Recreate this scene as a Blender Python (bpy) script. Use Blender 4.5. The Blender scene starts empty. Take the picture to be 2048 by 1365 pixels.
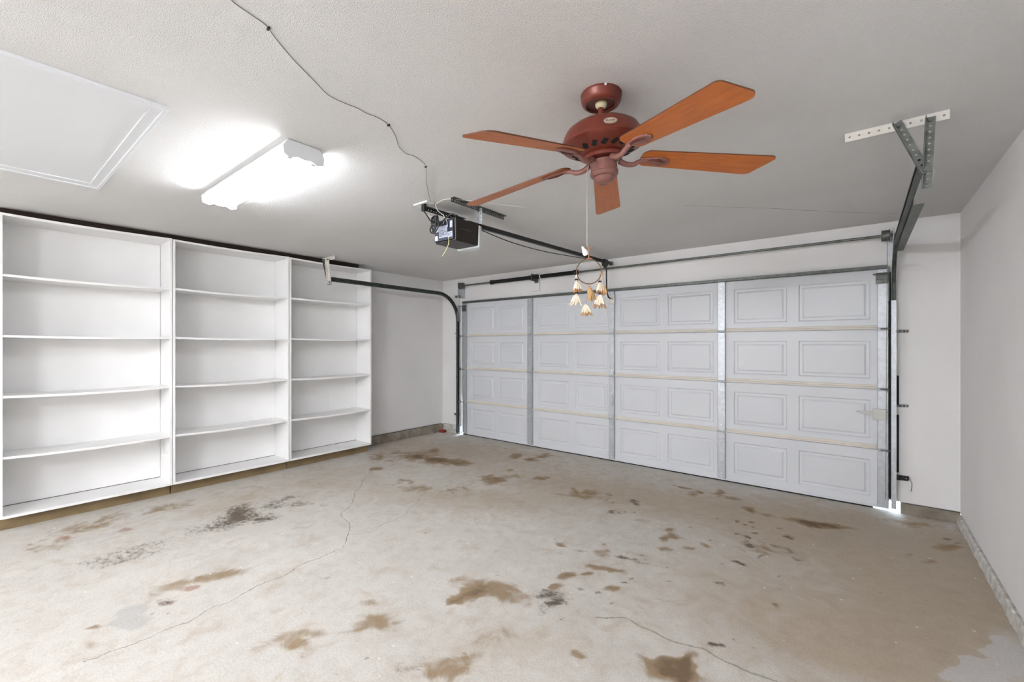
import bpy, bmesh, math, random
import numpy as np
from mathutils import Vector, Matrix

random.seed(7)
sc = bpy.context.scene
col = sc.collection
PI = math.pi

# ------------------------------------------------------------------ camera
YAW = 0.6734
cd = bpy.data.cameras.new('camera'); cam = bpy.data.objects.new('camera', cd); col.objects.link(cam)
cam.location = (0, 0, 1.476); cam.rotation_euler = (PI / 2, 0, YAW)
cd.sensor_fit = 'HORIZONTAL'; cd.sensor_width = 36.0
cd.lens = 874.2 / 2048 * 36; cd.shift_y = 7.3 / 2048
cd.clip_start = 0.05
sc.camera = cam
sc.view_settings.view_transform = 'Standard'; sc.view_settings.look = 'None'
sc.view_settings.gamma = 1.0; sc.view_settings.use_curve_mapping = False
sc.view_settings.exposure = 1.66

# ------------------------------------------------------------------ daylight outside
w = bpy.data.worlds.new('daylight'); sc.world = w; w.use_nodes = True
bg = w.node_tree.nodes['Background']; bg.inputs[0].default_value = (0.62, 0.80, 1.0, 1); bg.inputs[1].default_value = 12.0
TUBE = 17.0      # fluorescent tube emission

REAR_FILL = 7.9       # added, unseen rear fill fixtures carry brighter tubes

# ------------------------------------------------------------------ helpers
def lin(c):
    return tuple((v / 255 / 12.92 if v / 255 <= .04045 else ((v / 255 + .055) / 1.055) ** 2.4) for v in c) + (1.0,)

def mat(name, rgb, rough=0.6, metal=0.0, spec=0.5, noise=None, bump=None, emit=None, coat=0.0):
    """noise=(scale, second rgb, amount); bump=(scale, strength, distance)"""
    m = bpy.data.materials.new(name); m.use_nodes = True
    nt = m.node_tree; b = nt.nodes['Principled BSDF']
    b.inputs['Base Color'].default_value = lin(rgb); b.inputs['Roughness'].default_value = rough
    b.inputs['Metallic'].default_value = metal; b.inputs['Specular IOR Level'].default_value = spec
    b.inputs['Coat Weight'].default_value = coat
    tc = nt.nodes.new('ShaderNodeTexCoord')
    if noise:
        n = nt.nodes.new('ShaderNodeTexNoise'); n.inputs['Scale'].default_value = noise[0]; n.inputs['Detail'].default_value = 6
        nt.links.new(tc.outputs['Object'], n.inputs['Vector'])
        mr = nt.nodes.new('ShaderNodeMapRange'); mr.inputs[1].default_value = .35; mr.inputs[2].default_value = .7
        mr.inputs[4].default_value = noise[2]
        nt.links.new(n.outputs[0], mr.inputs[0])
        mx = nt.nodes.new('ShaderNodeMix'); mx.data_type = 'RGBA'
        mx.inputs[6].default_value = lin(rgb); mx.inputs[7].default_value = lin(noise[1])
        nt.links.new(mr.outputs[0], mx.inputs[0]); nt.links.new(mx.outputs[2], b.inputs['Base Color'])
    if bump:
        n = nt.nodes.new('ShaderNodeTexNoise'); n.inputs['Scale'].default_value = bump[0]; n.inputs['Detail'].default_value = 3
        nt.links.new(tc.outputs['Object'], n.inputs['Vector'])
        bp = nt.nodes.new('ShaderNodeBump'); bp.inputs['Strength'].default_value = bump[1]; bp.inputs['Distance'].default_value = bump[2]
        nt.links.new(n.outputs[0], bp.inputs['Height']); nt.links.new(bp.outputs[0], b.inputs['Normal'])
    if emit:
        b.inputs['Emission Color'].default_value = lin(emit[0]); b.inputs['Emission Strength'].default_value = emit[1]
    return m

def wood(name, a, b2, scale=(1, 14, 14), rough=.42):
    m = bpy.data.materials.new(name); m.use_nodes = True
    nt = m.node_tree; b = nt.nodes['Principled BSDF']; b.inputs['Roughness'].default_value = rough
    tc = nt.nodes.new('ShaderNodeTexCoord'); mp = nt.nodes.new('ShaderNodeMapping'); mp.inputs['Scale'].default_value = scale
    n = nt.nodes.new('ShaderNodeTexNoise'); n.inputs['Scale'].default_value = 9; n.inputs['Detail'].default_value = 8; n.inputs['Distortion'].default_value = .6
    cr = nt.nodes.new('ShaderNodeValToRGB')
    cr.color_ramp.elements[0].position = .35; cr.color_ramp.elements[0].color = lin(a)
    cr.color_ramp.elements[1].position = .68; cr.color_ramp.elements[1].color = lin(b2)
    nt.links.new(tc.outputs['Object'], mp.inputs[0]); nt.links.new(mp.outputs[0], n.inputs['Vector'])
    nt.links.new(n.outputs[0], cr.inputs[0]); nt.links.new(cr.outputs[0], b.inputs['Base Color'])
    return m

def obj(name, bm, m, parent=None, smooth=False, bevel=0, loc=None, rot=None):
    me = bpy.data.meshes.new(name); bm.normal_update(); bm.to_mesh(me); bm.free()
    me.materials.append(m)
    if smooth:
        me.polygons.foreach_set('use_smooth', [True] * len(me.polygons))
    o = bpy.data.objects.new(name, me); col.objects.link(o)
    if smooth:
        md = o.modifiers.new('split', 'EDGE_SPLIT'); md.split_angle = math.radians(38)
    if bevel:
        md = o.modifiers.new('bevel', 'BEVEL'); md.width = bevel; md.segments = 2; md.limit_method = 'ANGLE'
    if parent: o.parent = parent
    if loc is not None: o.location = loc
    if rot is not None: o.rotation_euler = rot
    return o

def tag(o, label, cat=None, group=None, kind=None):
    o['label'] = label
    if cat: o['category'] = cat
    if group: o['group'] = group
    if kind: o['kind'] = kind
    return o

def thing(name, label, cat, loc=(0, 0, 0), rot=(0, 0, 0), group=None, kind=None):
    o = bpy.data.objects.new(name, None); col.objects.link(o); o.location = loc; o.rotation_euler = rot
    o.empty_display_size = .1
    return tag(o, label, cat, group, kind)

def BM(): return bmesh.new()

def box(bm, x0, x1, y0, y1, z0, z1, M=None):
    vs = [bm.verts.new((x, y, z)) for x in (x0, x1) for y in (y0, y1) for z in (z0, z1)]
    for f in ((0, 1, 3, 2), (4, 6, 7, 5), (0, 4, 5, 1), (2, 3, 7, 6), (0, 2, 6, 4), (1, 5, 7, 3)):
        bm.faces.new([vs[i] for i in f])
    if M is not None: bmesh.ops.transform(bm, matrix=M, verts=vs)
    return vs

def bar(bm, p0, p1, wx, wy, up=(0, 0, 1)):
    """a rectangular bar from p0 to p1"""
    p0, p1 = Vector(p0), Vector(p1); d = (p1 - p0); L = d.length; d.normalize()
    u = Vector(up)
    if abs(d.dot(u)) > .98: u = Vector((0, 1, 0))
    s = d.cross(u).normalized(); t = s.cross(d).normalized()
    M = Matrix((s, t, d)).transposed().to_4x4(); M.translation = p0
    box(bm, -wx / 2, wx / 2, -wy / 2, wy / 2, 0, L, M)

def cyl(bm, p0, p1, r0, r1=None, n=16, cap=True):
    p0, p1 = Vector(p0), Vector(p1); r1 = r0 if r1 is None else r1
    d = p1 - p0; L = d.length
    M = Matrix.Translation((p0 + p1) / 2) @ d.to_track_quat('Z', 'Y').to_matrix().to_4x4()
    bmesh.ops.create_cone(bm, cap_ends=cap, segments=n, radius1=max(r0, 1e-5), radius2=max(r1, 1e-5), depth=L, matrix=M)

def ball(bm, c, r, sx=1, sy=1, sz=1, n=14):
    M = Matrix.Translation(c) @ Matrix.Diagonal((sx, sy, sz, 1))
    bmesh.ops.create_uvsphere(bm, u_segments=n, v_segments=max(6, n * 2 // 3), radius=r, matrix=M)

def lathe(bm, prof, n=48, M=None):
    rings = []
    for r, z in prof:
        if r < 1e-5: rings.append([bm.verts.new((0, 0, z))])
        else: rings.append([bm.verts.new((r * math.cos(2 * PI * i / n), r * math.sin(2 * PI * i / n), z)) for i in range(n)])
    for a, b in zip(rings, rings[1:]):
        for i in range(n):
            j = (i + 1) % n
            if len(a) == 1 and len(b) == 1: continue
            if len(a) == 1: bm.faces.new((a[0], b[i], b[j]))
            elif len(b) == 1: bm.faces.new((a[i], b[0], a[j]))
            else: bm.faces.new((a[i], b[i], b[j], a[j]))
    vs = [v for r in rings for v in r]
    if M is not None: bmesh.ops.transform(bm, matrix=M, verts=vs)
    bmesh.ops.recalc_face_normals(bm, faces=bm.faces[:])

def tube(bm, pts, r, n=8, closed=False, rads=None):
    pts = [Vector(p) for p in pts]; N = len(pts)
    rings = []; up = None
    for i, p in enumerate(pts):
        if closed: d = pts[(i + 1) % N] - pts[i - 1]
        else: d = pts[min(i + 1, N - 1)] - pts[max(i - 1, 0)]
        if d.length < 1e-9: d = Vector((0, 0, 1))
        d.normalize()
        if up is None: up = d.orthogonal().normalized()
        s = (up - d * up.dot(d))
        s = s.normalized() if s.length > 1e-6 else d.orthogonal().normalized()
        up = s; t = d.cross(s)
        rr = rads[i] if rads else r
        rings.append([bm.verts.new(p + s * rr * math.cos(2 * PI * k / n) + t * rr * math.sin(2 * PI * k / n)) for k in range(n)])
    for i in range(N if closed else N - 1):
        a, b = rings[i], rings[(i + 1) % N]
        for k in range(n):
            bm.faces.new((a[k], a[(k + 1) % n], b[(k + 1) % n], b[k]))
    if not closed:
        bm.faces.new(rings[0][::-1]); bm.faces.new(rings[-1])

def smooth_path(pts, k=6):
    pts = [Vector(p) for p in pts]; out = []
    for i in range(len(pts) - 1):
        p0, p1, p2, p3 = pts[max(i - 1, 0)], pts[i], pts[i + 1], pts[min(i + 2, len(pts) - 1)]
        for j in range(k):
            t = j / k
            out.append(.5 * ((2 * p1) + (-p0 + p2) * t + (2 * p0 - 5 * p1 + 4 * p2 - p3) * t * t + (-p0 + 3 * p1 - 3 * p2 + p3) * t ** 3))
    out.append(pts[-1]); return out

def prism(bm, poly, h0, h1, M=None):
    a = [bm.verts.new((x, y, h0)) for x, y in poly]; b = [bm.verts.new((x, y, h1)) for x, y in poly]
    bm.faces.new(a[::-1]); bm.faces.new(b)
    for i in range(len(poly)):
        j = (i + 1) % len(poly); bm.faces.new((a[i], a[j], b[j], b[i]))
    if M is not None: bmesh.ops.transform(bm, matrix=M, verts=a + b)

def perf(bm, L, wd, t, pitch, hole, M=None, off=.5):
    """perforated strip along +X from 0 to L, width wd in Y, thickness t in Z, one round hole per pitch"""
    n = max(1, round(L / pitch)); p = L / n; new = []
    for z, flip in ((0, False), (t, True)):
        for i in range(n):
            cx, cy = (i + .5) * p, wd * off
            sq = [(i * p, 0), (cx, 0), ((i + 1) * p, 0), ((i + 1) * p, cy), ((i + 1) * p, wd), (cx, wd), (i * p, wd), (i * p, cy)]
            o = [bm.verts.new((x, y, z)) for x, y in sq]
            h = [bm.verts.new((cx + hole * math.cos(a), cy + hole * math.sin(a), z)) for a in [-PI * .75 + k * PI / 4 for k in range(8)]]
            new += o + h
            for k in range(8):
                f = (o[k], o[(k + 1) % 8], h[(k + 1) % 8], h[k])
                bm.faces.new(f[::-1] if not flip else f)
            if z == 0: first = None
            new_h = h
            if not flip: perf.low.append(h)
            else:
                lo = perf.low[i]
                for k in range(8): bm.faces.new((lo[k], lo[(k + 1) % 8], h[(k + 1) % 8], h[k]))
    perf.low = []
    e = [bm.verts.new(v) for v in ((0, 0, 0), (L, 0, 0), (L, wd, 0), (0, wd, 0), (0, 0, t), (L, 0, t), (L, wd, t), (0, wd, t))]
    new += e
    for f in ((0, 1, 5, 4), (1, 2, 6, 5), (2, 3, 7, 6), (3, 0, 4, 7)): bm.faces.new([e[i] for i in f])
    if M is not None: bmesh.ops.transform(bm, matrix=M, verts=new)
perf.low = []

def frame_from(p0, p1, wdir):
    """matrix with X from p0 to p1 and Y close to wdir"""
    p0, p1 = Vector(p0), Vector(p1); x = (p1 - p0).normalized(); y = Vector(wdir); y = (y - x * y.dot(x)).normalized(); z = x.cross(y)
    M = Matrix((x, y, z)).transposed().to_4x4(); M.translation = p0
    return M, (p1 - p0).length

def angle_iron(bm, p0, p1, w1, w2, wd=.032, pitch=.028, hole=.0055, t=.003):
    M, L = frame_from(p0, p1, w1); perf(bm, L, wd, t, pitch, hole, M)
    M, L = frame_from(p0, p1, w2); perf(bm, L, wd, t, pitch, hole, M)

# ------------------------------------------------------------------ materials
M_wall = mat('painted_drywall', (238, 236, 235), .75, noise=(1.6, (228, 226, 225), .6), bump=(140, .25, .002))
M_ceil = mat('popcorn_ceiling', (228, 227, 226), .9, noise=(.9, (218, 216, 214), .7), bump=(230, 1.0, .0045))
M_shelf = mat('white_melamine', (247, 246, 245), .5, noise=(2.5, (240, 239, 237), .6))
M_kick = mat('brown_toe_kick', (138, 118, 84), .7, noise=(8, (108, 92, 66), .7))
M_edge = mat('worn_white_edge', (240, 239, 236), .45)
M_door = mat('white_door_steel', (220, 222, 226), .42, noise=(1.1, (210, 213, 218), .6), bump=(220, .08, .001))
M_lip = mat('tan_section_edge', (226, 220, 211), .55, noise=(6, (214, 206, 192), .7))
M_galv = mat('galvanised_steel', (200, 204, 208), .42, .5, noise=(30, (178, 184, 190), .8))
M_galvd = mat('dull_galvanised_steel', (120, 124, 120), .5, .7, noise=(24, (86, 90, 86), .8))
M_track = mat('oily_dark_track_steel', (62, 68, 66), .45, .6, noise=(18, (92, 98, 94), .8))
M_whitebr = mat('white_painted_steel', (226, 222, 215), .6, noise=(12, (205, 198, 188), .6))
M_black = mat('black_paint', (20, 20, 22), .45)
M_gapshade = mat('dark_brown_gap_shade', (40, 26, 18), .9)  # colour standing in for the shade above the bookcases
M_dark = mat('dark_void', (12, 10, 9), .9)
M_spring = mat('black_spring_steel', (26, 26, 28), .4, .4)
M_rubber = mat('black_rubber', (16, 16, 17), .8)
M_conc = mat('curb_concrete', (156, 148, 136), .9, noise=(7, (112, 100, 84), .95), bump=(40, .9, .01))
M_concp = mat('painted_rough_curb', (222, 219, 213), .85, noise=(22, (166, 160, 150), .75), bump=(45, 1.0, .012))
M_motor = mat('reddish_brown_metal', (116, 50, 36), .36, .15, noise=(14, (92, 40, 28), .8))
M_motorl = mat('dusty_rose_brown_metal', (142, 98, 90), .5, .1, noise=(20, (120, 74, 64), .8))
M_blade = wood('oak_blade_veneer', (168, 88, 28), (190, 106, 38))
M_bladed = mat('brown_blade_edge', (92, 52, 26), .5)
M_cream = mat('cream_plastic', (206, 198, 160), .5)
M_chain = mat('pale_bead_chain', (196, 186, 170), .45, .3)
M_fob = mat('white_porcelain', (238, 236, 232), .3)
M_hoop = mat('brown_suede', (122, 92, 56), .85, noise=(60, (90, 66, 40), .8))
M_sued = mat('tan_suede', (186, 132, 96), .85)
M_feath = mat('cream_feather', (232, 222, 204), .8, noise=(40, (214, 196, 168), .7))
M_feato = mat('rust_feather_tip', (170, 110, 66), .8, noise=(60, (206, 168, 120), .8))
M_featg = mat('golden_brown_feather', (176, 134, 84), .8, noise=(50, (206, 176, 132), .7))
M_bead = mat('black_bead', (20, 18, 18), .25)
M_beadw = mat('pearl_bead', (236, 226, 222), .25)
M_lens = mat('frosted_white_lens', (214, 222, 222), .35)
M_open = mat('dark_brown_housing', (34, 27, 22), .38, noise=(9, (44, 36, 30), .7))
M_openb = mat('navy_housing_back', (38, 42, 58), .45)
M_paper = mat('pale_blue_label', (196, 204, 222), .6)
M_ink = mat('label_ink', (48, 52, 70), .7)
M_yellow = mat('yellow_green_wire', (206, 204, 150), .5)
M_wwire = mat('white_wire', (226, 222, 212), .5)
M_gwire = mat('thin_grey_wire', (124, 116, 108), .6)
M_house = mat('white_fixture_enamel', (226, 228, 231), .4)
M_tube = mat('lit_fluorescent_tube', (255, 255, 255), .4, emit=((247, 250, 255), TUBE))
M_fillb = mat('added_fill_tube_right', (255, 255, 255), .4, emit=((247, 250, 255), TUBE * REAR_FILL))  # added fill tubes, much brighter than the visible fixture
M_fillc = mat('added_fill_tube_left', (255, 255, 255), .4, emit=((247, 250, 255), TUBE * 6.4))  # added fill tubes of the other unseen fixture
M_brick = mat('red_brick', (150, 58, 40), .9, noise=(30, (120, 44, 30), .8))
M_drive = mat('driveway_concrete', (190, 188, 182), .9)
M_crack = mat('crack_shadow', (124, 116, 106), .95)
M_joint = mat('dirty_joint_filler', (158, 152, 138), .95)
M_box = mat('grey_cream_latch_enamel', (206, 205, 198), .5)
M_screw = mat('bright_screw', (240, 240, 238), .3, .3)

# ------------------------------------------------------------------ room constants
C = 2.564; D = 5.118; LX = -5.60; RX = 0.642; BY = -4.6
XL, XR = -5.12, 0.197; HD = 2.165
STAINS=[
('b',0.6,-4.919,1.214,0.9,4.56,6.94,-0.64),('k',0.8,-4.137,1.307,1.38,5.79,4.86,-0.17),('k',1.0,-4.254,1.516,2.13,7.25,5.55,-1.12),('k',0.9,-3.96,1.54,2.31,6.99,8.45,-3.23),
('k',0.8,-4.177,1.79,3.04,8.42,7.71,-1.58),('k',0.7,-4.261,1.974,4.02,9.9,10.32,-3.27),('k',0.6,-4.032,1.954,4.03,9.26,9.05,-4.44),('k',0.35,-3.879,2.109,7.43,13.66,6.08,-7.62),
('k',0.33,-3.991,0.89,0.89,5.97,5.36,-0.39),('k',0.3,-3.994,0.606,0.58,6.89,7.43,-0.57),('k',0.3,-4.089,0.713,0.51,4.81,5.4,-0.28),('b',0.5,-4.952,0.696,0.26,3.06,4.43,0.69),
('r',0.9,-4.768,0.504,1.73,25.16,12.77,-3.96),('r',0.8,-4.595,0.804,2.14,18.84,11.22,0.76),('r',0.8,-4.808,0.309,0.86,29.35,26.65,-8.36),('b',0.5,-4.646,0.418,0.23,6.71,8.39,0.74),
('b',0.8,-3.256,0.973,1.42,6.4,9.52,-3.9),('b',0.6,-3.116,1.062,2.62,9.22,8.6,-5.75),('b',0.5,-3.276,0.774,1.41,8.59,9.45,-3.98),('r',1.4,-3.162,0.852,4.99,22.98,25.89,-17.66),
('k',0.8,-3.129,0.732,5.12,27.95,23.18,-16.17),('r',0.5,-3.129,0.732,5.12,27.95,23.18,-16.17),('g',0.8,-3.105,0.573,0.88,9.22,5.32,-1.59),('g',0.6,-3.03,0.518,1.09,13.38,8.49,-2.74),
('b',0.9,-3.108,0.405,2.05,28.03,27.99,-17.09),('b',0.35,-2.868,0.29,0.34,8.14,8.24,-5.49),('b',0.7,-4.598,3.694,1.41,1.71,1.6,-3.06),('b',1.0,-4.536,3.71,7.06,8.63,6.13,-7.68),
('b',0.6,-4.908,3.349,5.04,7.39,3.12,-3.91),('b',0.9,-4.475,3.053,7.66,11.22,7.51,-9.41),('b',0.8,-3.875,2.95,5.78,7.59,9.02,-11.31),('b',0.9,-4.673,4.05,6.84,7.89,4.35,-5.46),
('b',0.8,-4.003,3.794,2.83,2.85,2.86,-7.32),('b',0.45,-3.429,2.992,1.33,1.46,4.42,-8.66),('b',0.9,-4.206,3.753,5.41,5.79,3.34,-8.58),('b',0.8,-3.899,3.937,4.54,4.49,5.3,-6.65),
('b',0.9,-3.585,4.568,5.41,4.88,10.74,-0.97),('b',0.9,-3.32,4.779,5.97,4.47,10.22,-4.41),('b',1.0,-3.32,4.553,9.1,6.32,4.78,-13.23),('b',0.8,-4.48,4.712,16.36,15.56,9.59,-12.02),
('b',0.6,-3.943,4.782,10.89,8.97,10.48,-13.13),('b',1.0,-3.158,3.59,4.64,3.95,3.51,-6.31),('b',0.5,-3.071,3.821,3.43,2.84,5.09,-4.51),('b',0.9,-2.74,3.992,10.69,7.34,8.63,-10.81),
('b',0.8,-3.221,4.027,11.03,8.82,10.09,-12.64),('b',0.6,-2.131,3.798,3.66,1.91,2.31,-5.27),('k',0.6,-1.982,3.973,18.9,7.49,-3.22,-37.74),('k',0.8,-1.705,3.926,14.74,5.22,0.86,-15.18),
('k',0.8,-1.625,3.875,21.27,7.49,4.17,-25.3),('k',0.8,-1.711,3.574,23.29,11.15,13.5,-16.92),('k',0.5,-1.642,3.6,23.74,10.83,13.66,-17.12),('k',0.7,-1.571,3.671,54.14,23.18,27.16,-34.04),
('k',0.6,-1.83,3.793,21.85,10.54,15.91,-19.94),('k',0.4,-1.442,3.523,14.7,5.47,13.32,-27.84),('b',1.2,-1.73,2.776,13.46,5.93,0.3,-27.04),('b',0.8,-1.562,2.748,18.25,8.88,15.81,-40.64),
('k',0.6,-1.472,2.95,31.01,15.47,19.36,-24.26),('b',0.6,-1.431,2.815,12.18,5.02,4.24,-14.06),('k',0.9,-1.287,2.837,17.41,7.08,16.05,-30.22),('k',0.8,-1.194,2.849,24.68,6.0,-2.16,-29.55),
('k',0.6,-1.128,2.841,30.36,8.83,15.83,-69.67),('k',0.7,-1.174,2.946,22.35,6.98,12.5,-42.41),('b',0.9,-1.366,2.601,12.75,6.02,10.36,-19.03),('b',0.9,-1.259,2.63,13.54,5.12,8.12,-24.46),
('b',1.1,-1.383,2.484,17.75,8.87,19.48,-35.3),('b',1.2,-1.471,2.39,14.58,12.11,21.23,-10.33),('k',0.6,-1.471,2.39,23.32,19.37,33.97,-16.53),('k',0.9,-1.164,2.552,21.52,9.82,36.23,-45.41),
('b',0.9,-1.202,2.443,19.42,8.47,17.41,-31.01),('k',0.7,-1.15,2.631,39.08,13.23,17.03,-50.6),('k',0.8,-1.239,2.359,34.53,22.67,33.62,-23.53),('b',0.95,-1.73,1.967,3.53,2.64,3.7,-8.03),
('b',1.0,-1.815,1.756,11.63,18.29,34.04,-10.77),('b',0.8,-1.803,1.862,6.28,9.15,16.44,-5.12),('r',0.5,-1.572,2.046,14.93,11.47,12.09,-15.16),('k',0.9,-1.475,2.123,9.96,6.92,10.08,-12.63),
('k',1.0,-1.393,2.08,8.74,6.53,19.28,-18.05),('k',0.5,-1.397,1.987,19.7,13.85,19.56,-24.51),('b',1.1,-1.461,2.23,10.81,9.64,26.0,-13.06),('k',0.4,-1.338,2.3,9.67,5.63,38.72,-48.53),
('k',0.35,-1.295,2.267,10.63,6.08,60.47,-75.79),('r',0.5,-0.942,2.516,25.64,4.7,0.09,-26.93),('k',0.5,-1.105,2.31,37.13,22.63,45.92,-33.16),('k',0.6,-1.001,2.374,52.84,-5.69,-43.58,-53.59),
('k',0.5,-0.962,2.357,61.08,6.26,-18.62,-72.28),('k',1.2,-0.967,2.307,139.29,58.4,55.59,-69.67),('k',1.1,-1.268,1.989,69.42,25.32,9.8,-80.42),('b',0.38,-1.458,1.677,4.96,4.31,5.44,-6.82),
('b',0.9,-1.051,1.815,21.32,10.68,19.28,-31.53),('k',0.8,-1.512,1.486,48.89,49.75,45.44,-56.95),('b',0.4,-1.478,1.391,3.35,3.56,7.12,-8.92),('b',1.5,-0.681,2.023,9.55,3.21,9.09,-11.39),
('b',1.2,-0.629,2.097,23.28,-2.75,-8.51,-17.06),('b',1.0,-0.679,1.94,15.02,5.26,14.26,-17.87),('k',1.2,-0.58,2.27,38.52,5.22,20.54,-59.86),('k',1.2,-0.544,2.312,66.05,9.09,23.97,-58.39),
('k',0.4,-0.564,2.3,32.04,6.23,22.59,-37.79),('k',0.8,-0.679,2.91,30.4,4.25,8.87,-38.12),('k',1.2,-0.637,3.25,26.26,2.99,7.59,-42.58),('k',0.6,-0.697,3.16,37.28,6.6,24.26,-50.58),
('b',0.8,-0.397,2.868,41.86,3.28,24.09,-56.3),('k',0.5,-0.397,2.868,41.86,3.28,24.09,-56.3),('k',0.9,-0.397,3.072,78.27,7.34,40.47,-73.78),('k',0.9,-0.393,3.281,92.69,8.06,34.94,-65.53),
('k',0.7,-0.972,2.75,46.88,13.19,20.29,-49.03),('k',1.2,-0.733,2.588,183.88,52.08,65.4,-81.97),('b',0.6,-0.424,2.389,48.32,4.18,18.91,-46.54),('k',0.6,-0.709,2.788,74.66,6.91,-3.75,-56.26),
('b',1.2,-1.434,4.643,10.64,2.56,-2.52,-24.72),('b',1.1,-1.225,4.577,21.61,4.1,-4.57,-22.13),('b',0.7,-1.29,4.488,10.7,2.78,4.95,-11.86),('b',0.9,-1.093,4.682,21.72,5.07,6.1,-7.65),
('b',0.9,-0.941,4.605,11.64,2.09,6.43,-15.36),('b',1.2,-0.77,4.384,16.02,1.68,-1.6,-12.46),('b',0.8,-0.639,4.342,19.25,1.48,-1.91,-15.49),('b',1.6,-0.292,4.388,5.0,0.1,1.62,-13.26),
('k',0.55,-0.291,4.376,6.02,0.12,2.47,-19.99),('k',0.5,-0.935,3.941,28.52,6.77,19.99,-25.05),('b',0.8,-0.79,3.991,38.2,7.56,10.28,-12.88),('k',0.8,-0.713,3.976,31.29,4.2,8.27,-28.67),
('k',0.9,-0.699,4.063,46.09,6.66,18.86,-40.55),('k',0.6,-1.058,3.615,65.03,19.03,16.56,-20.76),('b',0.9,-1.167,3.504,21.81,6.03,6.17,-18.99),('b',1.1,-1.167,3.311,17.91,5.63,8.33,-16.59),
('b',1.0,-1.095,3.401,12.54,2.79,0.79,-15.49),('b',0.9,-1.073,3.148,17.11,4.5,4.01,-14.75),('b',0.8,-0.901,3.365,23.02,3.77,0.31,-23.12),('k',1.0,-0.902,3.478,56.47,14.65,37.37,-46.83),
('b',0.7,-0.957,3.27,29.87,5.5,0.94,-29.94),('k',0.9,-0.746,3.735,26.54,4.01,9.97,-31.7),('k',0.9,-0.666,3.71,27.57,2.0,-4.31,-20.73),('b',1.2,-0.624,3.844,33.27,3.49,4.54,-23.62),
('k',1.0,-0.617,3.602,24.26,2.96,7.01,-20.97),('b',0.6,-0.535,3.588,5.03,0.5,3.05,-9.0),('k',0.9,-0.464,3.693,36.55,2.47,7.66,-35.14),('k',0.9,-0.417,3.942,31.69,1.31,1.59,-23.79),
('k',0.7,-0.505,4.068,49.3,4.8,20.13,-42.71),('k',1.0,-0.547,3.464,65.16,10.28,28.86,-36.17),('k',0.8,-0.322,3.571,32.28,1.96,19.72,-38.32),('k',0.6,-0.384,3.689,22.72,0.43,-1.17,-21.76),
('k',0.6,-0.561,3.975,96.91,13.68,22.44,-28.13),('k',0.8,-0.642,3.959,48.0,6.43,20.47,-43.14),('b',0.7,0.513,4.473,14.1,-2.07,3.13,-11.6),('b',0.8,0.358,4.07,26.03,-3.45,3.99,-21.46),
('b',0.7,0.273,4.1,30.58,-3.14,8.1,-26.22),('k',1.0,0.499,4.661,53.12,-6.72,26.81,-58.04),('k',0.9,0.55,4.616,54.81,-7.6,21.11,-45.17),('r',0.8,0.633,4.952,52.87,-14.79,-22.41,-4.32),
('b',0.5,0.219,2.981,51.04,-11.33,-19.32,-43.29),('b',0.6,0.412,4.911,5.65,-0.58,4.17,-9.48),('b',0.5,0.226,4.894,6.38,-0.42,3.95,-9.09),('w',1.4,0.473,2.897,7.0,0.19,10.55,-6.38),
('w',1.3,0.526,2.939,11.04,-1.97,4.15,-5.2),('w',0.8,0.591,5.029,24.74,-2.91,6.34,-7.95),('w',0.6,0.42,3.085,116.72,-15.89,34.83,-43.65),('b',0.75,-2.022,1.328,3.06,5.85,9.9,-6.83),
('b',0.5,-2.17,1.442,9.31,14.02,14.53,-18.22),('b',0.5,-2.161,1.116,1.83,4.0,12.85,-12.18),('b',0.5,-2.048,1.058,2.9,7.3,14.35,-10.27),('k',0.5,-2.619,1.414,6.95,19.58,39.31,-5.5),
('b',0.45,-1.539,1.343,4.85,5.55,7.97,-9.99),('k',0.4,-1.648,1.255,4.63,12.26,22.73,-5.81),('b',0.5,-2.196,0.953,2.66,7.61,10.21,-8.18),('k',0.6,-2.483,1.319,14.96,34.76,49.73,-30.88),
('k',0.5,-1.821,1.154,26.99,73.89,88.4,-32.37),('k',0.5,-1.834,1.018,29.57,53.27,42.78,-53.61),('k',1.0,-2.682,2.248,83.52,99.65,45.61,-57.16),('k',0.9,-2.359,1.577,94.3,141.0,73.38,-91.97),
('k',0.9,-1.814,2.14,118.96,100.85,68.25,-85.54),('k',0.9,-2.735,1.118,73.46,179.61,80.63,-101.05),('t',0.5,-4.509,4.255,0.4,0.41,0.51,-1.43),('t',0.6,-1.812,4.053,0.65,0.26,0.55,-2.2),
('t',0.7,-0.223,4.281,1.43,0.02,0.38,-1.41),('t',0.7,0.322,3.844,2.87,-0.58,-0.73,-0.84),('t',0.5,0.517,3.648,5.21,-2.08,-2.51,-0.39),('t',0.4,-0.501,2.836,1.61,0.16,0.71,-2.09),
('t',0.3,-4.618,2.424,0.58,1.21,1.92,-0.77),('t',0.4,-0.041,2.673,2.73,-0.16,1.08,-2.79),('t',0.3,-1.387,1.644,1.94,1.64,2.9,-3.64),('t',0.35,-4.581,1.5,0.86,3.18,4.66,-0.68),
('t',0.45,-2.944,2.972,0.77,0.72,1.33,-2.84)]
CRACK_A=[(-4.538,3.014),(-4.328,2.812),(-4.204,2.687),(-4.044,2.556),(-3.953,2.438),(-3.751,2.293),(-3.617,2.163),(-3.562,2.06),(-3.45,2.012),(-3.32,1.985),(-3.198,1.929),(-3.11,1.855),(-3.009,1.775),(-2.938,1.719),(-2.939,1.653),(-2.93,1.584),(-2.926,1.52),(-2.937,1.457),(-2.921,1.376),(-2.888,1.313),(-2.879,1.264),(-2.888,1.165),(-2.873,1.076),(-2.874,1.073),(-2.832,0.959),(-2.84,0.891),(-2.837,0.835),(-2.793,0.752),(-2.809,0.694),(-2.807,0.652),(-2.801,0.56),(-2.806,0.491),(-2.816,0.421),(-2.818,0.377),(-2.828,0.341)]
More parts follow.
